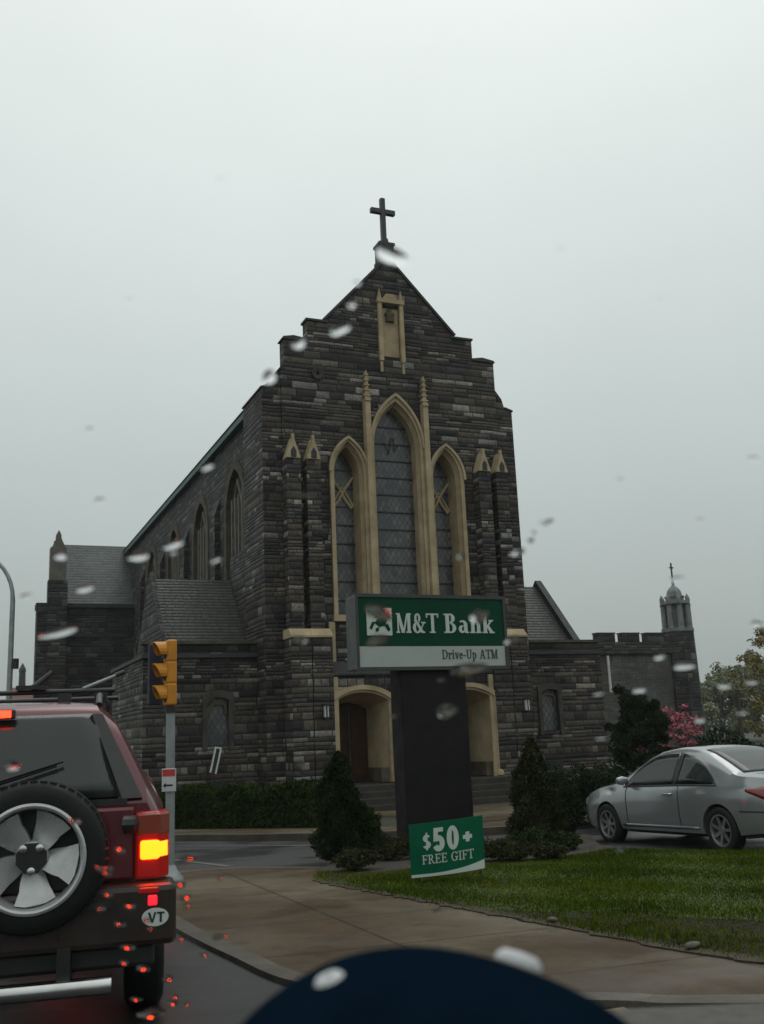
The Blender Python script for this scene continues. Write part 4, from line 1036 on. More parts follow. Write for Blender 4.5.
# ------------------------------------------------------------------ vehicles
class Body:
    """car shell lofted from keyed curves over its length (y)"""
    def __init__(s, keys, zr, wr):
        s.k = keys; s.zr = zr; s.wr = wr
    def g(s, n, y): xs, vs = zip(*s.k[n]); return float(np.interp(y, xs, vs))
    def wtop(s, y, z):
        hw = s.g('hw', y)*.955; zb = s.g('zbelt', y)
        t = min(1, max(0, (z-zb)/(s.zr-zb))); return hw+(s.wr-hw)*t
    def ring(s, y):
        hw, zb, zl, zt = s.g('hw', y), s.g('zbelt', y), s.g('zlow', y), s.g('ztop', y)
        zb = min(zb, zt-.012); wt = s.wtop(y, zt)
        cr = s.g('crown', y)
        r = [(0, zl), (hw*.82, zl), (hw*.95, zl+.05), (hw*.985, zl+.14), (hw, zl+(zb-zl)*.45), (hw, zl+(zb-zl)*.68), (hw*.988, zb-.06), (hw*.955, zb)]
        for t in (.3, .6, .85): z = zb+(zt-zb)*t; r.append((s.wtop(y, z)-(.0), z))
        r += [(wt-.045, zt-.002+cr*.25), (wt*.6, zt+cr*.75), (0, zt+cr)]
        return r
    def xside(s, y, z):
        r = s.ring(y); zs = [p[1] for p in r[1:11]]; xs = [p[0] for p in r[1:11]]
        return float(np.interp(z, zs, xs))
    def shell(s, ys):
        vs = []; fs = []; m = None
        for y in ys:
            r = s.ring(y); full = [(x, z) for x, z in r]+[(-x, z) for x, z in r[-2:0:-1]]; m = len(full)
            vs += [(x, y, z) for x, z in full]
        for i in range(len(ys)-1):
            for k in range(m): k2 = (k+1) % m; fs.append((i*m+k, i*m+k2, i*m+m+k2, i*m+m+k))
        fs += [tuple(range(m-1, -1, -1)), tuple((len(ys)-1)*m+k for k in range(m))]
        return MB().add(vs, fs)
    def sidepatch(s, side, ys, zlo, zhi, off, nz=5, name='side_window', mat=None, parent=None, smooth=60):
        vs = []; fs = []
        for y in ys:
            a, b = zlo(y), max(zhi(y), zlo(y)+.002)
            for j in range(nz+1):
                z = a+(b-a)*j/nz; vs.append((side*(s.xside(y, z)+off), y, z))
        n = nz+1
        for i in range(len(ys)-1):
            for j in range(nz): fs.append((i*n+j, i*n+j+1, i*n+n+j+1, i*n+n+j))
        o = MB().add(vs, fs).build(name, mat, parent, smooth=smooth)
        sm = o.modifiers.new('thick', 'SOLIDIFY'); sm.thickness = .006; sm.offset = 0
        return o
    def toppatch(s, ys, wfun, off, name, mat, parent, nx=8):
        vs = []; fs = []
        for y in ys:
            w = wfun(y)
            r = s.ring(y); xs = [p[0] for p in r[:10:-1]]; zs = [p[1] for p in r[:10:-1]]
            for j in range(nx+1):
                x = -w+2*w*j/nx; vs.append((x, y+off[0], float(np.interp(abs(x), xs, zs))+off[1]))
        n = nx+1
        for i in range(len(ys)-1):
            for j in range(nx): fs.append((i*n+j, i*n+j+1, i*n+n+j+1, i*n+n+j))
        o = MB().add(vs, fs).build(name, mat, parent, smooth=60)
        sm = o.modifiers.new('thick', 'SOLIDIFY'); sm.thickness = .006; sm.offset = 0
        return o

def wheel(parent, x, y, R, w, rimR, nspoke, side, seed=0, alloy='alloy', name='wheel'):
    """wheel about the x axis, outer face to side"""
    Mx = Matrix.Translation((x, y, R)) @ Matrix.Rotation(side*PI/2, 4, 'Y')
    h = w/2; k = R-rimR
    ty = MB().lathe([(rimR, -h*.9), (rimR+k*.25, -h), (rimR+k*.7, -h*.98), (R-.012, -h*.82), (R, -h*.6), (R, h*.6), (R-.012, h*.82), (rimR+k*.7, h*.98), (rimR+k*.25, h), (rimR, h*.9)], 48, Mx, closed=True).build(name, M['black_rubber'], parent, smooth=40)
    rim = MB().lathe([(rimR+.006, h*.86), (rimR+.006, h*.97), (rimR-.012, h*.97), (rimR-.022, h*.78), (rimR-.03, -h*.7), (rimR+.004, -h*.86)], 44, Mx)
    rim.lathe([(.001, h*.80), (.05, h*.80), (.058, h*.66), (.062, h*.4)], 20, Mx)
    for i in range(nspoke):
        a = 2*PI*i/nspoke+.3; c, s_ = math.cos(a), math.sin(a)
        def P(r, t, z): return Mx @ Vector((r*c-t*s_, r*s_+t*c, z))
        ww = .036 if nspoke <= 6 else .024
        vs = [P(.045, -ww, h*.72), P(.045, ww, h*.72), P(rimR-.02, ww*.75, h*.88), P(rimR-.02, -ww*.75, h*.88), P(.045, -ww, h*.5), P(.045, ww, h*.5), P(rimR-.02, ww*.75, h*.62), P(rimR-.02, -ww*.75, h*.62)]
        rim.add(vs, [(0, 1, 2, 3), (7, 6, 5, 4), (0, 4, 5, 1), (1, 5, 6, 2), (2, 6, 7, 3), (3, 7, 4, 0)])
    rim.build('rim', M[alloy], ty, smooth=35)
    MB().lathe([(.001, h*.1), (rimR-.035, h*.1), (rimR-.035, h*.05), (.001, h*.05)], 32, Mx).build('brake_disc', M['iron'], ty)
    return ty

# ---- silver coupe
CP = thing('silver_coupe', 'silver grey two-door coupe seen from behind its left rear wheel, parked past the lawn', 'car', (5.05, 14.1, gz(14.1)-.03), rad(22))
CP.rotation_euler = (rad(-1.8), 0, rad(22))
cb = Body({'hw': [(-.99, .72), (-.9, .79), (-.5, .835), (.3, .848), (1.8, .848), (2.8, .83), (3.2, .79), (3.40, .70), (3.46, .58)],
           'zbelt': [(-.99, .80), (-.6, .885), (.6, .885), (1.9, .845), (2.4, .80), (3.0, .72), (3.46, .58)],
           'zlow': [(-.99, .34), (-.8, .25), (-.3, .2), (2.9, .2), (3.3, .22), (3.46, .3)],
           'ztop': [(-.99, .84), (-.95, .93), (-.85, .985), (-.42, 1.005), (-.3, 1.03), (0, 1.165), (.3, 1.285), (.55, 1.345), (.85, 1.372), (1.15, 1.372), (1.45, 1.335), (1.7, 1.25), (2.0, 1.10), (2.28, .955), (2.45, .905), (2.9, .845), (3.2, .77), (3.38, .68), (3.46, .6)],
           'crown': [(-.99, .005), (-.5, .015), (.6, .03), (1.3, .03), (2.2, .025), (3.1, .035), (3.46, .01)]}, 1.375, .535)
ys = sorted(set([round(q, 3) for q in np.linspace(-.99, 3.46, 75)]+[-.97, -.95, 3.44, 3.42]))
body = cb.shell(ys).build('body', M['silver_paint'], CP)
cut(body, [MB().lathe([(.001, -.3), (.345, -.3), (.345, .3), (.001, .3)], 40, Matrix.Translation((sx*.80, wy_, .30)) @ Matrix.Rotation(PI/2, 4, 'Y')) for wy_ in (0, 2.62) for sx in (-1, 1)], uv=False)
body.data.polygons.foreach_set('use_smooth', [True]*len(body.data.polygons)); body.data.set_sharp_from_angle(angle=rad(38))
MB().box(-.55, .55, -.6, 3.1, .22, .60).build('underbody', M['iron'], CP)
for sx in (-1, 1):
    for wy_ in (0, 2.62):
        wheel(CP, sx*.745, wy_, .305, .19, .20, 7, sx, alloy='alloy_dull')
zl = lambda y: .895-.015*max(0, y-.9)
def zh1(y): return float(np.interp(y, [.92, 1.25, 1.5, 1.75, 1.95, 2.12], [1.31, 1.305, 1.275, 1.175, 1.04, .90]))
def zh2(y): return float(np.interp(y, [.02, .12, .3, .5, .7, .87], [.90, 1.0, 1.14, 1.235, 1.29, 1.308]))
for sx in (-1, 1):
    win = cb.sidepatch(sx, np.linspace(.915, 2.12, 18), zl, zh1, .004, 5, 'door_window', M['glass_dark'], CP)
    cb.sidepatch(sx, np.linspace(.02, .89, 14), zl, zh2, .004, 5, 'quarter_window', M['glass_dark'], CP)
    cb.sidepatch(sx, np.linspace(.0, 2.16, 20), lambda y: zl(y)-.022, lambda y: zl(y)-.004, .007, 1, 'window_trim', M['dark_plastic'], CP)
    cb.sidepatch(sx, np.linspace(.872, .932, 3), lambda y: .885, lambda y: 1.318, .0065, 5, 'door_pillar', M['dark_plastic'], CP)
    # door outline grooves
    cb.sidepatch(sx, np.linspace(.80, .812, 2), lambda y: .30, lambda y: .87, .0025, 8, 'door_gap', M['iron'], CP)
    cb.sidepatch(sx, np.linspace(2.06, 2.072, 2), lambda y: .30, lambda y: .85, .0025, 8, 'door_gap', M['iron'], CP)
    cb.sidepatch(sx, np.linspace(.42, 2.22, 14), lambda y: .30, lambda y: .335, .008, 1, 'sill_moulding', M['silver_paint'], CP)
    hx = cb.xside(1.0, .76)
    MB().tube([(sx*(hx+.005), .93, .765), (sx*(hx+.03), .97, .765), (sx*(hx+.03), 1.1, .765), (sx*(hx+.005), 1.14, .765)], .013, 8).build('door_handle', M['chrome'], CP, smooth=60)
    mr = MB().lathe([(.001, -.1), (.06, -.09), (.085, 0), (.06, .09), (.001, .1)], 16, Matrix.Translation((sx*.90, 2.02, .955)) @ Matrix.Diagonal((1, .55, .78, 1)) @ Matrix.Rotation(PI/2, 4, 'Y')).build('door_mirror', M['silver_paint'], CP, smooth=60)
    MB().box(min(sx*.8, sx*.86), max(sx*.8, sx*.86), 2.0, 2.05, .90, .945).build('mirror_foot', M['dark_plastic'], mr)
    # tail lamp wrapped round the corner
    cb.sidepatch(sx, np.linspace(-.985, -.56, 12), lambda y: float(np.interp(y, [-.985, -.56], [.66, .80])), lambda y: float(np.interp(y, [-.985, -.9, -.56], [.80, .872, .83])), .008, 4, 'tail_lamp', M['lamp_red'], CP)
    MB().box(min(sx*.34, sx*.7), max(sx*.34, sx*.7), -1.003, -.985, .66, .80).build('rear_lens', M['lamp_red'], CP, bevel=.006)
    MB().lathe([(.001, .03), (.05, .025), (.09, 0)], 12, Matrix.Translation((sx*.62, 3.37, .62)) @ Matrix.Rotation(-PI/2, 4, 'X')).build('headlight', M['plate_white'], CP, smooth=60)
cb.toppatch(np.linspace(-.33, .5, 14), lambda y: float(np.interp(y, [-.33, .5], [.60, .49])), (0, .006), 'rear_window', M['glass_rear'], CP)
cb.toppatch(np.linspace(1.42, 2.3, 14), lambda y: float(np.interp(y, [1.42, 2.3], [.47, .66])), (0, .006), 'windscreen', M['glass_dark'], CP)
MB().box(-.80, .80, -1.03, -.96, .36, .60).build('rear_bumper', M['silver_paint'], CP, bevel=.03)
cb.sidepatch(-1, np.linspace(-.98, -.42, 8), lambda y: .55, lambda y: .565, .004, 1, 'bumper_gap', M['iron'], CP)
MB().box(-.26, .26, -1.04, -1.032, .66, .79).build('licence_plate', M['plate_white'], CP)

# ---- red off-roader
SV = thing('red_off_roader', 'dark red off-roader with spare wheel, VT sticker and lit tail lamps', 'car', (-2.0, 5.12, 0), rad(14))
sb = Body({'hw': [(0, .80), (.05, .835), (.25, .86), (.8, .868), (3.2, .868), (3.8, .84), (4.05, .75), (4.12, .66)],
           'zbelt': [(0, 1.12), (.3, 1.13), (2.6, 1.08), (3.2, 1.03), (4.12, .85)],
           'zlow': [(0, .46), (.2, .42), (.5, .34), (3.7, .34), (4.12, .42)],
           'ztop': [(0, 1.13), (.02, 1.17), (.10, 1.34), (.17, 1.50), (.225, 1.595), (.28, 1.632), (.45, 1.65), (1.2, 1.665), (1.9, 1.645), (2.25, 1.59), (2.6, 1.40), (3.0, 1.14), (3.1, 1.09), (3.6, 1.03), (3.95, .95), (4.12, .88)],
           'crown': [(0, .002), (.2, .01), (.5, .022), (2, .025), (3.1, .03), (4.12, .01)]}, 1.655, .525)
ys = sorted(set([0, .01, .02, .05, .08, .10, .135, .17, .2, .225, .25, .28, .33]+[round(q, 3) for q in np.linspace(.4, 4.12, 55)]))
sbody = sb.shell(ys).build('body', M['red_paint'], SV)
cut(sbody, [MB().lathe([(.001, -.32), (.39, -.32), (.39, .32), (.001, .32)], 40, Matrix.Translation((sx*.82, wy_, .36)) @ Matrix.Rotation(PI/2, 4, 'Y')) for wy_ in (.78, 3.22) for sx in (-1, 1)], uv=False)
sbody.data.polygons.foreach_set('use_smooth', [True]*len(sbody.data.polygons)); sbody.data.set_sharp_from_angle(angle=rad(32))
MB().box(-.6, .6, .3, 3.7, .38, .7).build('underbody', M['iron'], SV)
for sx in (-1, 1):
    for wy_ in (.78, 3.22): wheel(SV, sx*.755, wy_, .353, .215, .215, 5, sx)
# tailgate glass: on the sloping back
def bz(y): return sb.g('ztop', y)
vs = []; fs = []; Y = [0.012, .05, .10, .135, .17, .2, .216]; nx = 10
for y in Y:
    w_ = float(np.interp(y, [0, .23], [.63, .465]))
    for j in range(nx+1):
        x = -w_+2*w_*j/nx; vs.append((x, y-.018, bz(y)+.010-.0*abs(x)))
for i in range(len(Y)-1):
    for j in range(nx): fs.append((i*11+j, i*11+j+1, i*11+12+j, i*11+11+j))
o = MB().add(vs, fs).build('rear_window', M['glass_rear'], SV, smooth=60); sm = o.modifiers.new('t', 'SOLIDIFY'); sm.thickness = .006; sm.offset = 0
# dark surround of the glass
for sx in (-1, 1):
    a = [(sx*.735, .0, 1.155), (sx*.635, -.008, 1.155), (sx*.47, .20, 1.588), (sx*.525, .206, 1.588)]
    srd = MB(); srd.add([(p[0], p[1]-.012, p[2]) for p in a]+[(p[0], p[1]+.03, p[2]) for p in a], [(0, 1, 2, 3), (4, 7, 6, 5), (0, 4, 5, 1), (1, 5, 6, 2), (2, 6, 7, 3), (3, 7, 4, 0)])
    srd.build('window_surround', M['dark_plastic'], o)
MB().box(-.66, .66, -.016, .02, 1.125, 1.156).build('window_seal', M['dark_plastic'], o)
wp = MB().tube([(-.30, -.05, 1.17), (-.06, -.02, 1.23), (.31, .03, 1.33)], [.014, .012, .006], 8)
wp.tube([(-.02, -.022, 1.252), (.34, .03, 1.352)], .009, 6).lathe([(.03, -.03), (.03, .03), (.01, .045)], 12, Matrix.Translation((-.31, -.04, 1.16)) @ Matrix.Rotation(PI/2, 4, 'X'))
wp.build('wiper', M['dark_plastic'], SV, smooth=50)
# tailgate panel, seams, bumper
MB().box(-.74, .70, -.035, .01, .757, 1.118).build('tailgate', M['red_paint'], SV, bevel=.02)
MB().box(-.90, .90, -.17, .12, .47, .752).build('rear_bumper', M['bumper_grey'], SV, bevel=.03)
MB().box(-.6, .6, -.19, -.172, .66, .69).build('bumper_groove', M['dark_plastic'], SV)
MB().tube([(-.75, -.22, .325), (.60, -.22, .325)], .042, 16).build('tow_step', M['chrome'], SV, smooth=50)
for x in (-.45, .35): MB().box(x, x+.06, -.2, .3, .31, .5).build('step_bracket', M['iron'], SV)
MB().box(-.80, .80, -.06, .1, .36, .468).build('rear_valance', M['dark_plastic'], SV, bevel=.02)
for sx in (-1, 1):
    def corner(z0, z1, x0, xb, name, mat, par, bev=.012, y0=-.06):
        return MB().prism([(sx*x0, y0+.004), (sx*(xb-.05), y0), (sx*xb, y0+.07), (sx*xb, .12), (sx*x0, .08)], z0, z1, 'z').build(name, M[mat], par, bevel=bev)
    tl = corner(.765, 1.085, .705, .868, 'tail_lamp', 'lamp_glow', SV)
    corner(.972, 1.077, .71, .872, 'indicator_lens', 'lamp_amber', tl, .008, -.066)
    corner(.855, .95, .725, .862, 'lit_lamp', 'lamp_lit', tl, .014, -.070)
    corner(.655, .702, .765, .85, 'fog_lamp', 'lamp_pink_lit', SV, .006, -.183)
    corner(.712, .738, .72, .86, 'reflector', 'lamp_glow', SV, .006, -.180)
    MB().tube([(sx*.65, -.05, 1.03), (sx*.68, -.06, 1.03), (sx*.69, -.03, 1.03)], .045, 10).build('hinge', M['dark_plastic'], SV)
stk = MB().lathe([(.001, .004), (.062, .004), (.064, 0)], 32, Matrix.Translation((.80, -.172, .60)) @ Matrix.Rotation(PI/2, 4, 'X') @ Matrix.Diagonal((1, .66, 1, 1))).build('sticker', M['letter_white'], SV)
def vm(u, v, d):
    p = Matrix.Translation((.80, -.172, .60)) @ Vector((u*.84, -.0045-d, v*.84)); return tuple(p)
vt = []
vt += [[(-.042, .028), (-.028, .028), (-.013, -.028), (-.022, -.028)], [(.006, .028), (-.006, .028), (-.021, -.028), (-.012, -.028)]]
vt += [rect(.010, .052, .018, .028), rect(.025, .037, -.028, .0178)]
letters_mesh(vt, vm, 'lettering', M['iron'], stk, .0015)
# high brake lamp inside the glass top
MB().box(-.22, .09, .13, .185, 1.575, 1.625).build('high_lamp', M['dark_plastic'], SV, bevel=.01)
MB().box(-.20, .07, .118, .129, 1.582, 1.618).build('high_brake_lamp', M['lamp_red_lit'], SV)
# licence plate pocket (hidden low) and roof rack
rk = MB()
for sx in (-1, 1):
    rk.tube([(sx*.50, .35, 1.64), (sx*.50, .45, 1.695), (sx*.50, 2.0, 1.71), (sx*.50, 2.1, 1.67)], .018, 8)
for y in (.62, 1.65): rk.tube([(-.60, y, 1.732), (.58, y, 1.732)], .014, 8)
RK = rk.build('roof_rack', M['dark_plastic'], SV, smooth=50)
for y in (.62,):
    for x in (-.1, .3, .5): MB().box(x-.035, x+.035, y-.03, y+.03, 1.67, 1.722).build('rack_foot', M['dark_plastic'], RK)
MB().tube([(.40, .62, 1.745), (.60, .65, 1.825)], [.010, .009], 8).build('carrier_arm', M['galvanised'], RK)
MB().tube([(.58, .647, 1.817), (.63, .654, 1.837)], .014, 8).build('carrier_knob', M['dark_plastic'], RK)
MB().tube([(.12, .62, 1.75), (.23, .64, 1.845)], [.02, .016], 8).box(.04, .2, .57, .67, 1.748, 1.77).build('carrier_clamp', M['dark_plastic'], RK)
# spare wheel
SPX, SPZ = .225, .915
Ms = Matrix.Translation((SPX, -.15, SPZ)) @ Matrix.Rotation(PI/2, 4, 'X')      # local z -> -y (outward)
R_, rr_ = .353, .245
prof = [(rr_, -.09), (rr_+.03, -.11), (.33, -.105), (R_-.006, -.08), (R_, -.05), (R_, .04), (R_-.008, .075), (.325, .10), (.29, .112), (rr_+.012, .112), (rr_, .10)]
SW = MB().lathe(prof, 72, Ms, closed=True).build('spare_wheel', M['black_rubber'], SV, smooth=35)
tr = MB()
for k in range(48):
    a = 2*PI*k/48
    for zz in (.062,):
        q = Ms @ Matrix.Rotation(a, 4, 'Z')
        b_ = MB().box(R_-.022, R_+.0015, -.017, .017, .03, .074); b_.v = [tuple(q @ Vector(p)) for p in b_.v]; tr.add(b_.v, b_.f)
tr.build('tread', M['black_rubber'], SW)
MB().lathe([(rr_+.004, .085), (rr_+.008, .118), (rr_-.004, .124), (rr_-.014, .118), (rr_-.022, .09), (rr_-.03, -.05)], 72, Ms).build('rim', M['alloy'], SW, smooth=40)
MB().lathe([(.001, -.03), (rr_-.02, -.03), (rr_-.02, -.05), (.001, -.05)], 48, Ms).build('back_plate', M['iron'], SW)
sp = MB()
for k in range(5):
    a0 = 2*PI*k/5+rad(58)
    # broad twisted blade: one crisp edge, one swept edge
    rows = []
    for i in range(9):
        t = i/8; r = .055+(rr_-.028-.055)*t
        w0 = .20+.0*t; lo = a0-.63+.24*min(1, t*1.6); hi = a0+.63-.15*min(1, t*1.7)
        zt = .058+.036*t-.012*math.sin(PI*t)
        rows.append((r, lo, hi, zt))
    vs = []
    for (r, lo, hi, zt) in rows:
        for j in range(5):
            a = lo+(hi-lo)*j/4; z = zt-.045*(j/4)**1.6
            vs.append(Ms @ Vector((r*math.cos(a), r*math.sin(a), z)))
        for j in range(5):
            a = lo+(hi-lo)*j/4; vs.append(Ms @ Vector((r*math.cos(a), r*math.sin(a), zt-.075)))
    fs = []
    for i in range(8):
        for j in range(4):
            fs.append((i*10+j, i*10+j+1, i*10+10+j+1, i*10+10+j)); fs.append((i*10+5+j, i*10+15+j, i*10+16+j, i*10+6+j))
        fs.append((i*10, i*10+10, i*10+15, i*10+5)); fs.append((i*10+4, i*10+9, i*10+19, i*10+14))
    fs += [(80, 81, 82, 83, 84, 89, 88, 87, 86, 85), (4, 3, 2, 1, 0, 5, 6, 7, 8, 9)]
    sp.add(vs, fs)
sp.lathe([(.001, .062), (.05, .062), (.075, .056), (.082, .03)], 30, Ms)
sp.build('spoke', M['alloy'], SW, smooth=30)
hub = MB().prism([(.075*math.cos(rad(q)), .075*math.sin(rad(q))) for q in (65, 115, 160, 200, 245, 295, 340, 20)], .066, .074, 'z')
hub.v = [tuple(Ms @ Vector(p)) for p in hub.v]; hub.build('hub_plate', M['dark_plastic'], SW, bevel=.003)
for q in (50, 130, 272):
    MB().lathe([(.018, .07), (.018, .092), (.012, .096), (.001, .096)], 12, Ms @ Matrix.Translation((.058*math.cos(rad(q)), .058*math.sin(rad(q)), 0))).build('wheel_nut', M['chrome'], SW, smooth=40)

# ---- red car ahead, mostly hidden
RC = thing('red_car', 'small red car waiting ahead, almost hidden behind the dark red off-roader', 'car', (-4.42, 16.2, gz(16.2)), rad(16))
rb = Body({'hw': [(0, .70), (.1, .80), (.6, .84), (3.3, .83), (3.8, .70)], 'zbelt': [(0, .86), (1, .9), (2.6, .86), (3.8, .66)], 'zlow': [(0, .34), (.4, .22), (3.4, .22), (3.8, .3)],
           'ztop': [(0, .88), (.06, .95), (.25, 1.15), (.5, 1.34), (.9, 1.38), (1.7, 1.38), (2.1, 1.25), (2.7, .95), (3.3, .85), (3.8, .68)], 'crown': [(0, .005), (1, .03), (3.8, .01)]}, 1.39, .52)
rbody = rb.shell([0, .03, .06]+[round(q, 3) for q in np.linspace(.12, 3.8, 40)]).build('body', M['bright_red_paint'], RC, smooth=35)
for sx in (-1, 1):
    for wy_ in (.62, 3.0): wheel(RC, sx*.78, wy_, .29, .18, .19, 7, sx, alloy='alloy_dull')
    MB().box(min(sx*.50, sx*.74), max(sx*.50, sx*.74), -.03, .06, .70, .85).build('tail_lamp', M['lamp_red_lit'], RC, bevel=.015)
    rb.sidepatch(sx, np.linspace(.5, 2.3, 14), lambda y: .93, lambda y: float(np.interp(y, [.5, .8, 1.7, 2.3], [1.1, 1.3, 1.3, .98])), .006, 4, 'side_window', M['glass_dark'], RC)
rb.toppatch(np.linspace(.07, .46, 8), lambda y: float(np.interp(y, [.07, .46], [.62, .5])), (-.01, .01), 'rear_window', M['glass_dark'], RC)
MB().box(-.78, .78, -.06, .1, .36, .6).build('rear_bumper', M['dark_plastic'], RC, bevel=.03)
MB().box(-.02, .02, .5, .54, 1.36, 1.75).build('aerial', M['iron'], RC)

# ------------------------------------------------------------------ own dashboard with cap
D = MB().prism([(.12, 1.13), (.55, 1.158), (.96, 1.165), (1.015, 1.162), (1.03, 1.14), (.9, 1.02), (.12, .95)], -.75, .72, 'x').build('dashboard', M['dash'], bevel=.01)
tag(D, 'grey brown dashboard top just under the wet windscreen', 'dashboard')
CPX = thing('baseball_cap', 'dark navy baseball cap with a white top button resting on the dashboard', 'cap', (.018, .48, 1.1585), 0)
Mc = Matrix.Translation((0, 0, .056)) @ Matrix.Rotation(rad(20), 4, 'Y') @ Matrix.Rotation(rad(-10), 4, 'X') @ Matrix.Diagonal((1.2, 1.1, 1.1, 1))
vs = []; fs = []; ns, nr = 72, 20
for i in range(nr+1):
    ph = PI/2*i/nr
    for k in range(ns):
        th_ = 2*PI*k/ns
        seam = abs(((th_/(2*PI)*6+.083) % 1)-.5)*2   # 1 at seam
        ins = 1-.014*max(0, 1-abs(1-seam)/.07)*min(1, i/3)
        r = math.sin(ph)**.86*ins*(1+.008*math.sin(3*th_+1)*math.sin(ph*2)+.006*math.sin(7*th_)*math.sin(ph*3))
        vs.append(Mc @ Vector((.106*r*math.cos(th_), .118*r*math.sin(th_), .108*math.cos(ph)**.95*(ins*.3+.7)-.012)))
for i in range(nr):
    for k in range(ns): k2 = (k+1) % ns; fs.append((i*ns+k, i*ns+k2, i*ns+ns+k2, i*ns+ns+k))
cr_ = MB().add(vs, fs).build('crown', M['cap_cloth'], CPX, smooth=179)
sm = cr_.modifiers.new('t', 'SOLIDIFY'); sm.thickness = .0018; sm.offset = -1
MB().lathe([(.001, .0055), (.0065, .005), (.0092, .0025), (.0092, .0)], 20, Mc @ Matrix.Translation((0, 0, .0965))).build('button', M['cap_white'], CPX, smooth=60)
bv = []; bf_ = []
for i in range(7):
    for k in range(17):
        a = rad(200+140*k/16); e = i/6
        bv.append(Mc @ Vector(((.104+.0*e)*math.cos(a)*(1-.1*e), .116*math.sin(a)-.075*e*math.sin(rad(180*k/16)), -.010-.02*e-.02*e*math.cos(a)**2)))
for i in range(6):
    for k in range(16): bf_.append((i*17+k, i*17+k+1, i*17+18+k, i*17+17+k))
bo = MB().add(bv, bf_).build('brim', M['cap_cloth'], CPX, smooth=60); sm = bo.modifiers.new('t', 'SOLIDIFY'); sm.thickness = .003
def eyelet(th_, ph):
    p = Vector((.106*math.sin(ph)**.86*math.cos(th_), .118*math.sin(ph)**.86*math.sin(th_), .108*math.cos(ph)**.95-.012))
    n = Vector((p.x/.106**2, p.y/.118**2, (p.z+.012)/.108**2)).normalized()
    q = n.to_track_quat('Z', 'Y').to_matrix().to_4x4()
    MB().lathe([(.0015, .0002), (.002, .0016), (.0045, .0018), (.0058, .0002)], 18, Mc @ Matrix.Translation(p) @ q).build('eyelet', M['cap_white'], CPX, smooth=60)
for th_ in (205, 265, 325, 25, 85, 145): eyelet(rad(th_), rad(42))

# ------------------------------------------------------------------ raindrops on the windscreen plane
DROPS = [(0.011, 0.7443, 0.00856, 0.00466, -28), (-0.018, 0.705, 0.005, 0.00293, 20), (-0.0402, 0.6979, 0.00371, 0.00262, 15), (-0.058, 0.679, 0.0046, 0.00368, 35), (-0.0078, 0.7307, 0.00205, 0.00126, 0), (-0.0994, 0.6228, 0.00374, 0.00213, 25), (-0.1282, 0.5677, 0.00698, 0.003, 10), (-0.1503, 0.5596, 0.00673, 0.00302, 10), (-0.1883, 0.5361, 0.00594, 0.0027, 4), (-0.2126, 0.5003, 0.01358, 0.00319, 16), (-0.1973, 0.5629, 0.00366, 0.00339, 0), (-0.011, 0.7188, 0.00207, 0.0016, 0), (0.0897, 0.559, 0.00275, 0.00189, 40), (0.0828, 0.5508, 0.00432, 0.00267, 30), (0.0913, 0.5651, 0.00183, 0.0015, 0), (0.2002, 0.4461, 0.00814, 0.00335, 2), (0.1827, 0.4555, 0.00404, 0.00249, 10), (0.2308, 0.4251, 0.00483, 0.00256, 5), (0.2431, 0.4819, 0.0046, 0.00284, -30), None, (0.0821, 0.477, 0.00528, 0.00326, 40), None, (0.2193, 0.3917, 0.00426, 0.00263, 0), (-0.0053, 0.5065, 0.00578, 0.01032, 60), (-0.0069, 0.4821, 0.00723, 0.00487, 20), (0.0598, 0.4994, 0.0062, 0.0058, 10), (0.0534, 0.452, 0.01215, 0.00583, 5), (0.0394, 0.412, 0.007, 0.0075, 0), (-0.0566, 0.485, 0.00393, 0.00324, 0), None, None, (0.1728, 0.4247, 0.00484, 0.00299, 10), None, (-0.1038, 0.5547, 0.00369, 0.0019, 20), None, (0.1626, 0.3186, 0.00452, 0.00372, 0), None, None, (-0.1655, 0.256, 0.00434, 0.00341, 0), (-0.1779, 0.2222, 0.00445, 0.004, 0), (-0.1749, 0.2039, 0.00369, 0.00304, 0), (-0.2342, 0.1361, 0.00516, 0.00372, -10), (-0.2272, 0.1022, 0.00484, 0.00435, 15), (-0.2083, 0.0827, 0.00401, 0.0033, 0), (-0.2112, 0.0419, 0.00457, 0.00396, 0), (-0.2334, 0.0242, 0.01018, 0.00629, 5), (-0.2345, 0.1709, 0.00378, 0.00311, 0), (-0.2215, 0.196, 0.00371, 0.00306, 0), (-0.1547, 0.1453, 0.0047, 0.00317, 10), (-0.1889, 0.1449, 0.00342, 0.00264, 0), (-0.2755, 0.3742, 0.00576, 0.00356, 0), (-0.2156, 0.2711, 0.00351, 0.00337, 0), (-0.2424, 0.0514, 0.00409, 0.00281, 0), (-0.2427, 0.309, 0.00341, 0.00281, 0), (-0.2419, 0.113, 0.00262, 0.00378, 0), (-0.1721, 0.1187, 0.00261, 0.00215, 0), (-0.2294, 0.2487, 0.00318, 0.00245, 0), (0.1923, 0.5695, 0.00273, 0.0015, 0), (0.1404, 0.6014, 0.00235, 0.00145, 10), (-0.1247, 0.7268, 0.00205, 0.00127, 0), (0.0952, 0.7437, 0.00227, 0.00124, 0), (-0.0707, 0.7859, 0.00192, 0.00118, 0), (-0.1609, 0.6507, 0.00251, 0.00172, 10), (0.1495, 0.7142, 0.00208, 0.00129, 0), (-0.1649, 0.603, 0.00322, 0.00181, 8), None, None]      # None: no drop there
WV = Vector((0, -.74740932, .66436384)); WN = Vector((0, .66436384, .74740932))
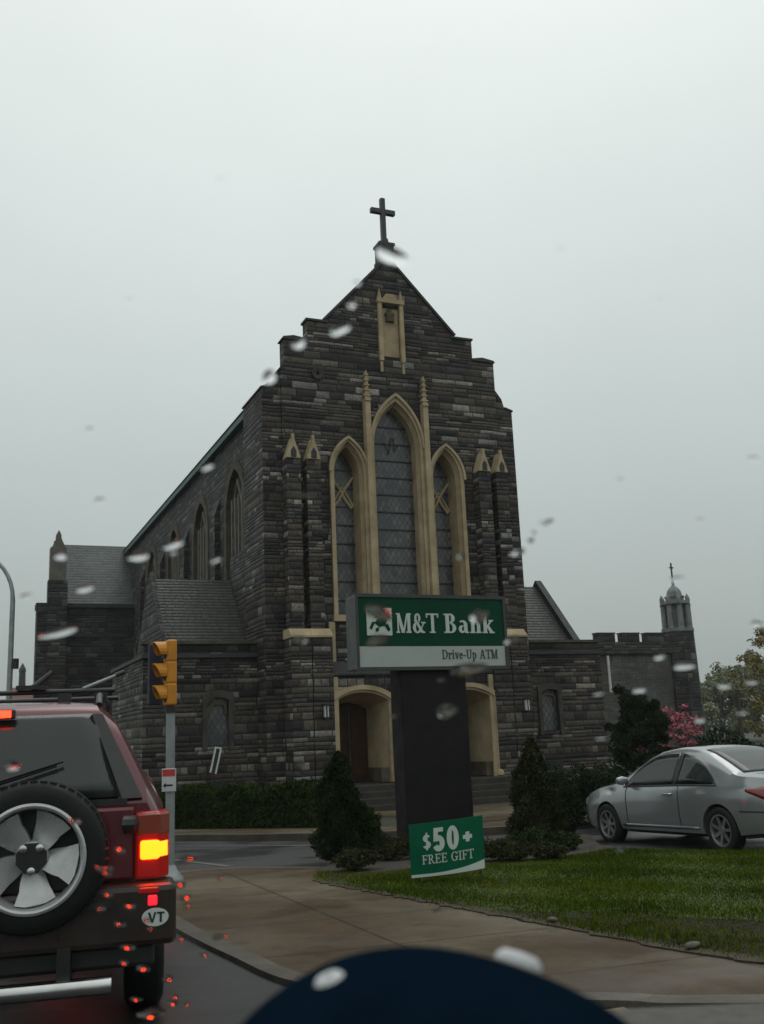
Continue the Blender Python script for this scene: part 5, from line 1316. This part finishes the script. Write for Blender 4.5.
def drop(i, x, v, rx, ry, ang):
    q = random.Random(i*7+1); n = 24; prof = [(0, 1), (.3, .93), (.58, .72), (.8, .42), (.93, .18), (1, 0)]
    red = 38 <= i <= 56 or NB <= i < NF
    if red: rx, ry = rx*1.35, ry*1.35
    hgt = min(rx, ry)*(.17 if red else .22 if (i >= 57 or 23 <= i <= 27) else .36)
    ph = q.uniform(0, 6)
    out = [1+.10*math.sin(2*a+ph)+.07*math.sin(3*a+2*ph) for a in [2*PI*k/n for k in range(n)]]
    ca_, sa_ = math.cos(rad(ang)), math.sin(rad(ang))
    vs = []; fs = []
    for (r, hh) in prof[::-1]:
        for k in range(n):
            a = 2*PI*k/n; px, py = rx*r*out[k]*math.cos(a), ry*r*out[k]*math.sin(a)
            vs.append(Vector((px*ca_-py*sa_, 0, 0))+WV*(px*sa_+py*ca_)+WN*(hgt*hh))
    m = len(prof)
    for j in range(m-1):
        for k in range(n): k2 = (k+1) % n; fs.append((j*n+k, j*n+k2, j*n+n+k2, j*n+n+k))
    fs.append(tuple(range(n-1, -1, -1)))
    o = MB().add(vs, fs).build('raindrop', M['water'], smooth=70)
    o.location = Vector((x, 1.02, 1.16))+WV*v
    return o
qd = random.Random(21)
NB = len(DROPS)
DROPS += [(qd.uniform(-.25, -.165), qd.uniform(.02, .3), qd.uniform(.002, .0035), qd.uniform(.002, .003), 0) for _ in range(10)]
NF = len(DROPS)
DROPS += [(qd.uniform(-.26, .27), qd.uniform(.15, .62), qd.uniform(.002, .005), qd.uniform(.0015, .0028), qd.uniform(-10, 25)) for _ in range(26)]
for i, d in enumerate(DROPS):
    if d is None: continue
    o = drop(i, *d)
    if i >= NF: lab, g = 'faint small raindrop scattered on the windscreen over the lower scene', 'faint scattered raindrops'
    elif 38 <= i <= 56 or i >= NB: lab, g = 'small raindrop on the windscreen around the lit red tail lamp', 'raindrops around the tail lamp'
    elif i >= 57: lab, g = 'tiny raindrop on the windscreen high against the plain grey sky', 'raindrops against the sky'
    elif i == 0: lab, g = 'large slanted raindrop on the windscreen at the foot of the roof cross', None
    elif i == 9: lab, g = 'long streaked raindrop on the windscreen beside the far left church corner', None
    elif i in (23, 24, 25, 26): lab, g = 'raindrop smear on the windscreen over the green bank sign', 'raindrops over the bank sign'
    elif i == 27: lab, g = 'large round raindrop on the windscreen over the dark sign pillar', None
    elif i == 15: lab, g = 'wide bright raindrop on the windscreen over the hall turret', None
    elif i in (1, 2, 3, 4, 11): lab, g = 'raindrop on the windscreen along the left slope of the gable', 'raindrops along the gable'
    elif i in (5, 6, 7, 8, 10, 33): lab, g = 'streaky raindrop on the windscreen along the long nave roof', 'raindrops along the nave'
    else: lab, g = 'raindrop on the windscreen over the right side of the church', 'raindrops right of the church'
    tag(o, lab, 'raindrop', g)

# ------------------------------------------------------------------ light and sky
wd = bpy.data.worlds.new('World'); scene.world = wd; wd.use_nodes = True
nt = wd.node_tree; nt.nodes.clear(); h = N(nt)
outw = nt.nodes.new('ShaderNodeOutputWorld'); bg = nt.nodes.new('ShaderNodeBackground'); nt.links.new(bg.outputs[0], outw.inputs[0])
sky = nt.nodes.new('ShaderNodeTexSky'); sky.sky_type = 'NISHITA'; sky.sun_disc = False
sky.sun_elevation = rad(62); sky.sun_rotation = rad(15); sky.dust_density = 6; sky.air_density = 1.2
hs_ = nt.nodes.new('ShaderNodeHueSaturation'); hs_.inputs['Saturation'].default_value = .1; nt.links.new(sky.outputs[0], hs_.inputs['Color'])
tc = nt.nodes.new('ShaderNodeTexCoord'); sp_ = nt.nodes.new('ShaderNodeSeparateXYZ'); nt.links.new(tc.outputs['Generated'], sp_.inputs[0])
el = h.math('MAXIMUM', sp_.outputs[2], 0.0)
cie = h.math('MULTIPLY', h.math('ADD', h.math('MULTIPLY', el, 2.15), 1.0), 3.05)      # CIE overcast sky
cl = h.noise(1.6, tc.outputs['Generated'], 5, .55)
cie = h.math('MULTIPLY', cie, h.maprange(cl, .3, .7, .955, 1.05))
cvec = nt.nodes.new('ShaderNodeCombineXYZ')
tint = h.ramp(h.math('MULTIPLY', el, 1.5), [(0, (.88, 1.0, .955)), (.4, (.885, 1.0, .985)), (1, (.93, 1.0, .975))])
sc_ = nt.nodes.new('ShaderNodeVectorMath'); sc_.operation = 'SCALE'; nt.links.new(tint, sc_.inputs[0]); nt.links.new(cie, sc_.inputs['Scale'])
nt.links.new(h.mix(.95, hs_.outputs[0], sc_.outputs[0]), bg.inputs['Color'])
bg.inputs['Strength'].default_value = .12
sl = bpy.data.lights.new('sun', 'SUN'); sl.energy = .5; sl.angle = rad(40); sl.color = (1, .97, .93)
so = bpy.data.objects.new('sun', sl); COL.objects.link(so)
sdir = Vector((math.sin(rad(15))*math.cos(rad(62)), math.cos(rad(15))*math.cos(rad(62)), math.sin(rad(62))))
so.rotation_euler = sdir.to_track_quat('Z', 'Y').to_euler()

# ------------------------------------------------------------------ rain haze
hz = MB().box(-720, 720, -70, 920, -2.0, 26).build('haze', None)
hm = bpy.data.materials.new('rain_haze'); hm.use_nodes = True; hm.node_tree.nodes.clear()
ho_ = hm.node_tree.nodes.new('ShaderNodeOutputMaterial'); pv = hm.node_tree.nodes.new('ShaderNodeVolumePrincipled')
pv.inputs['Color'].default_value = (.86, .9, .89, 1); pv.inputs['Density'].default_value = .0004
hm.node_tree.links.new(pv.outputs[0], ho_.inputs['Volume']); hz.data.materials.append(hm); struct(hz, 'stuff')
# ------------------------------------------------------------------ camera
cam = bpy.data.cameras.new('camera'); co = bpy.data.objects.new('camera', cam); COL.objects.link(co); scene.camera = co
cam.sensor_fit = 'VERTICAL'; cam.sensor_height = 36; cam.lens = 1000/1024*36; cam.clip_end = 2000; cam.clip_start = .02
p, r = rad(12.5), rad(2.45)
F = Vector((0, math.cos(p), math.sin(p))); R0 = Vector((1, 0, 0)); U0 = Vector((0, -math.sin(p), math.cos(p)))
R = math.cos(r)*R0-math.sin(r)*U0; U = math.sin(r)*R0+math.cos(r)*U0
co.matrix_world = Matrix(((R.x, U.x, -F.x, 0), (R.y, U.y, -F.y, 0), (R.z, U.z, -F.z, 1.42), (0, 0, 0, 1)))
cam.dof.use_dof = True; cam.dof.focus_distance = 16; cam.dof.aperture_fstop = 35.16/4.2

scene.render.engine = 'CYCLES'
scene.cycles.use_denoising = True
scene.cycles.max_bounces = 8; scene.cycles.transmission_bounces = 6
scene.view_settings.view_transform = 'Standard'; scene.view_settings.look = 'None'
scene.view_settings.exposure = 0; scene.view_settings.gamma = 1; scene.view_settings.use_curve_mapping = False
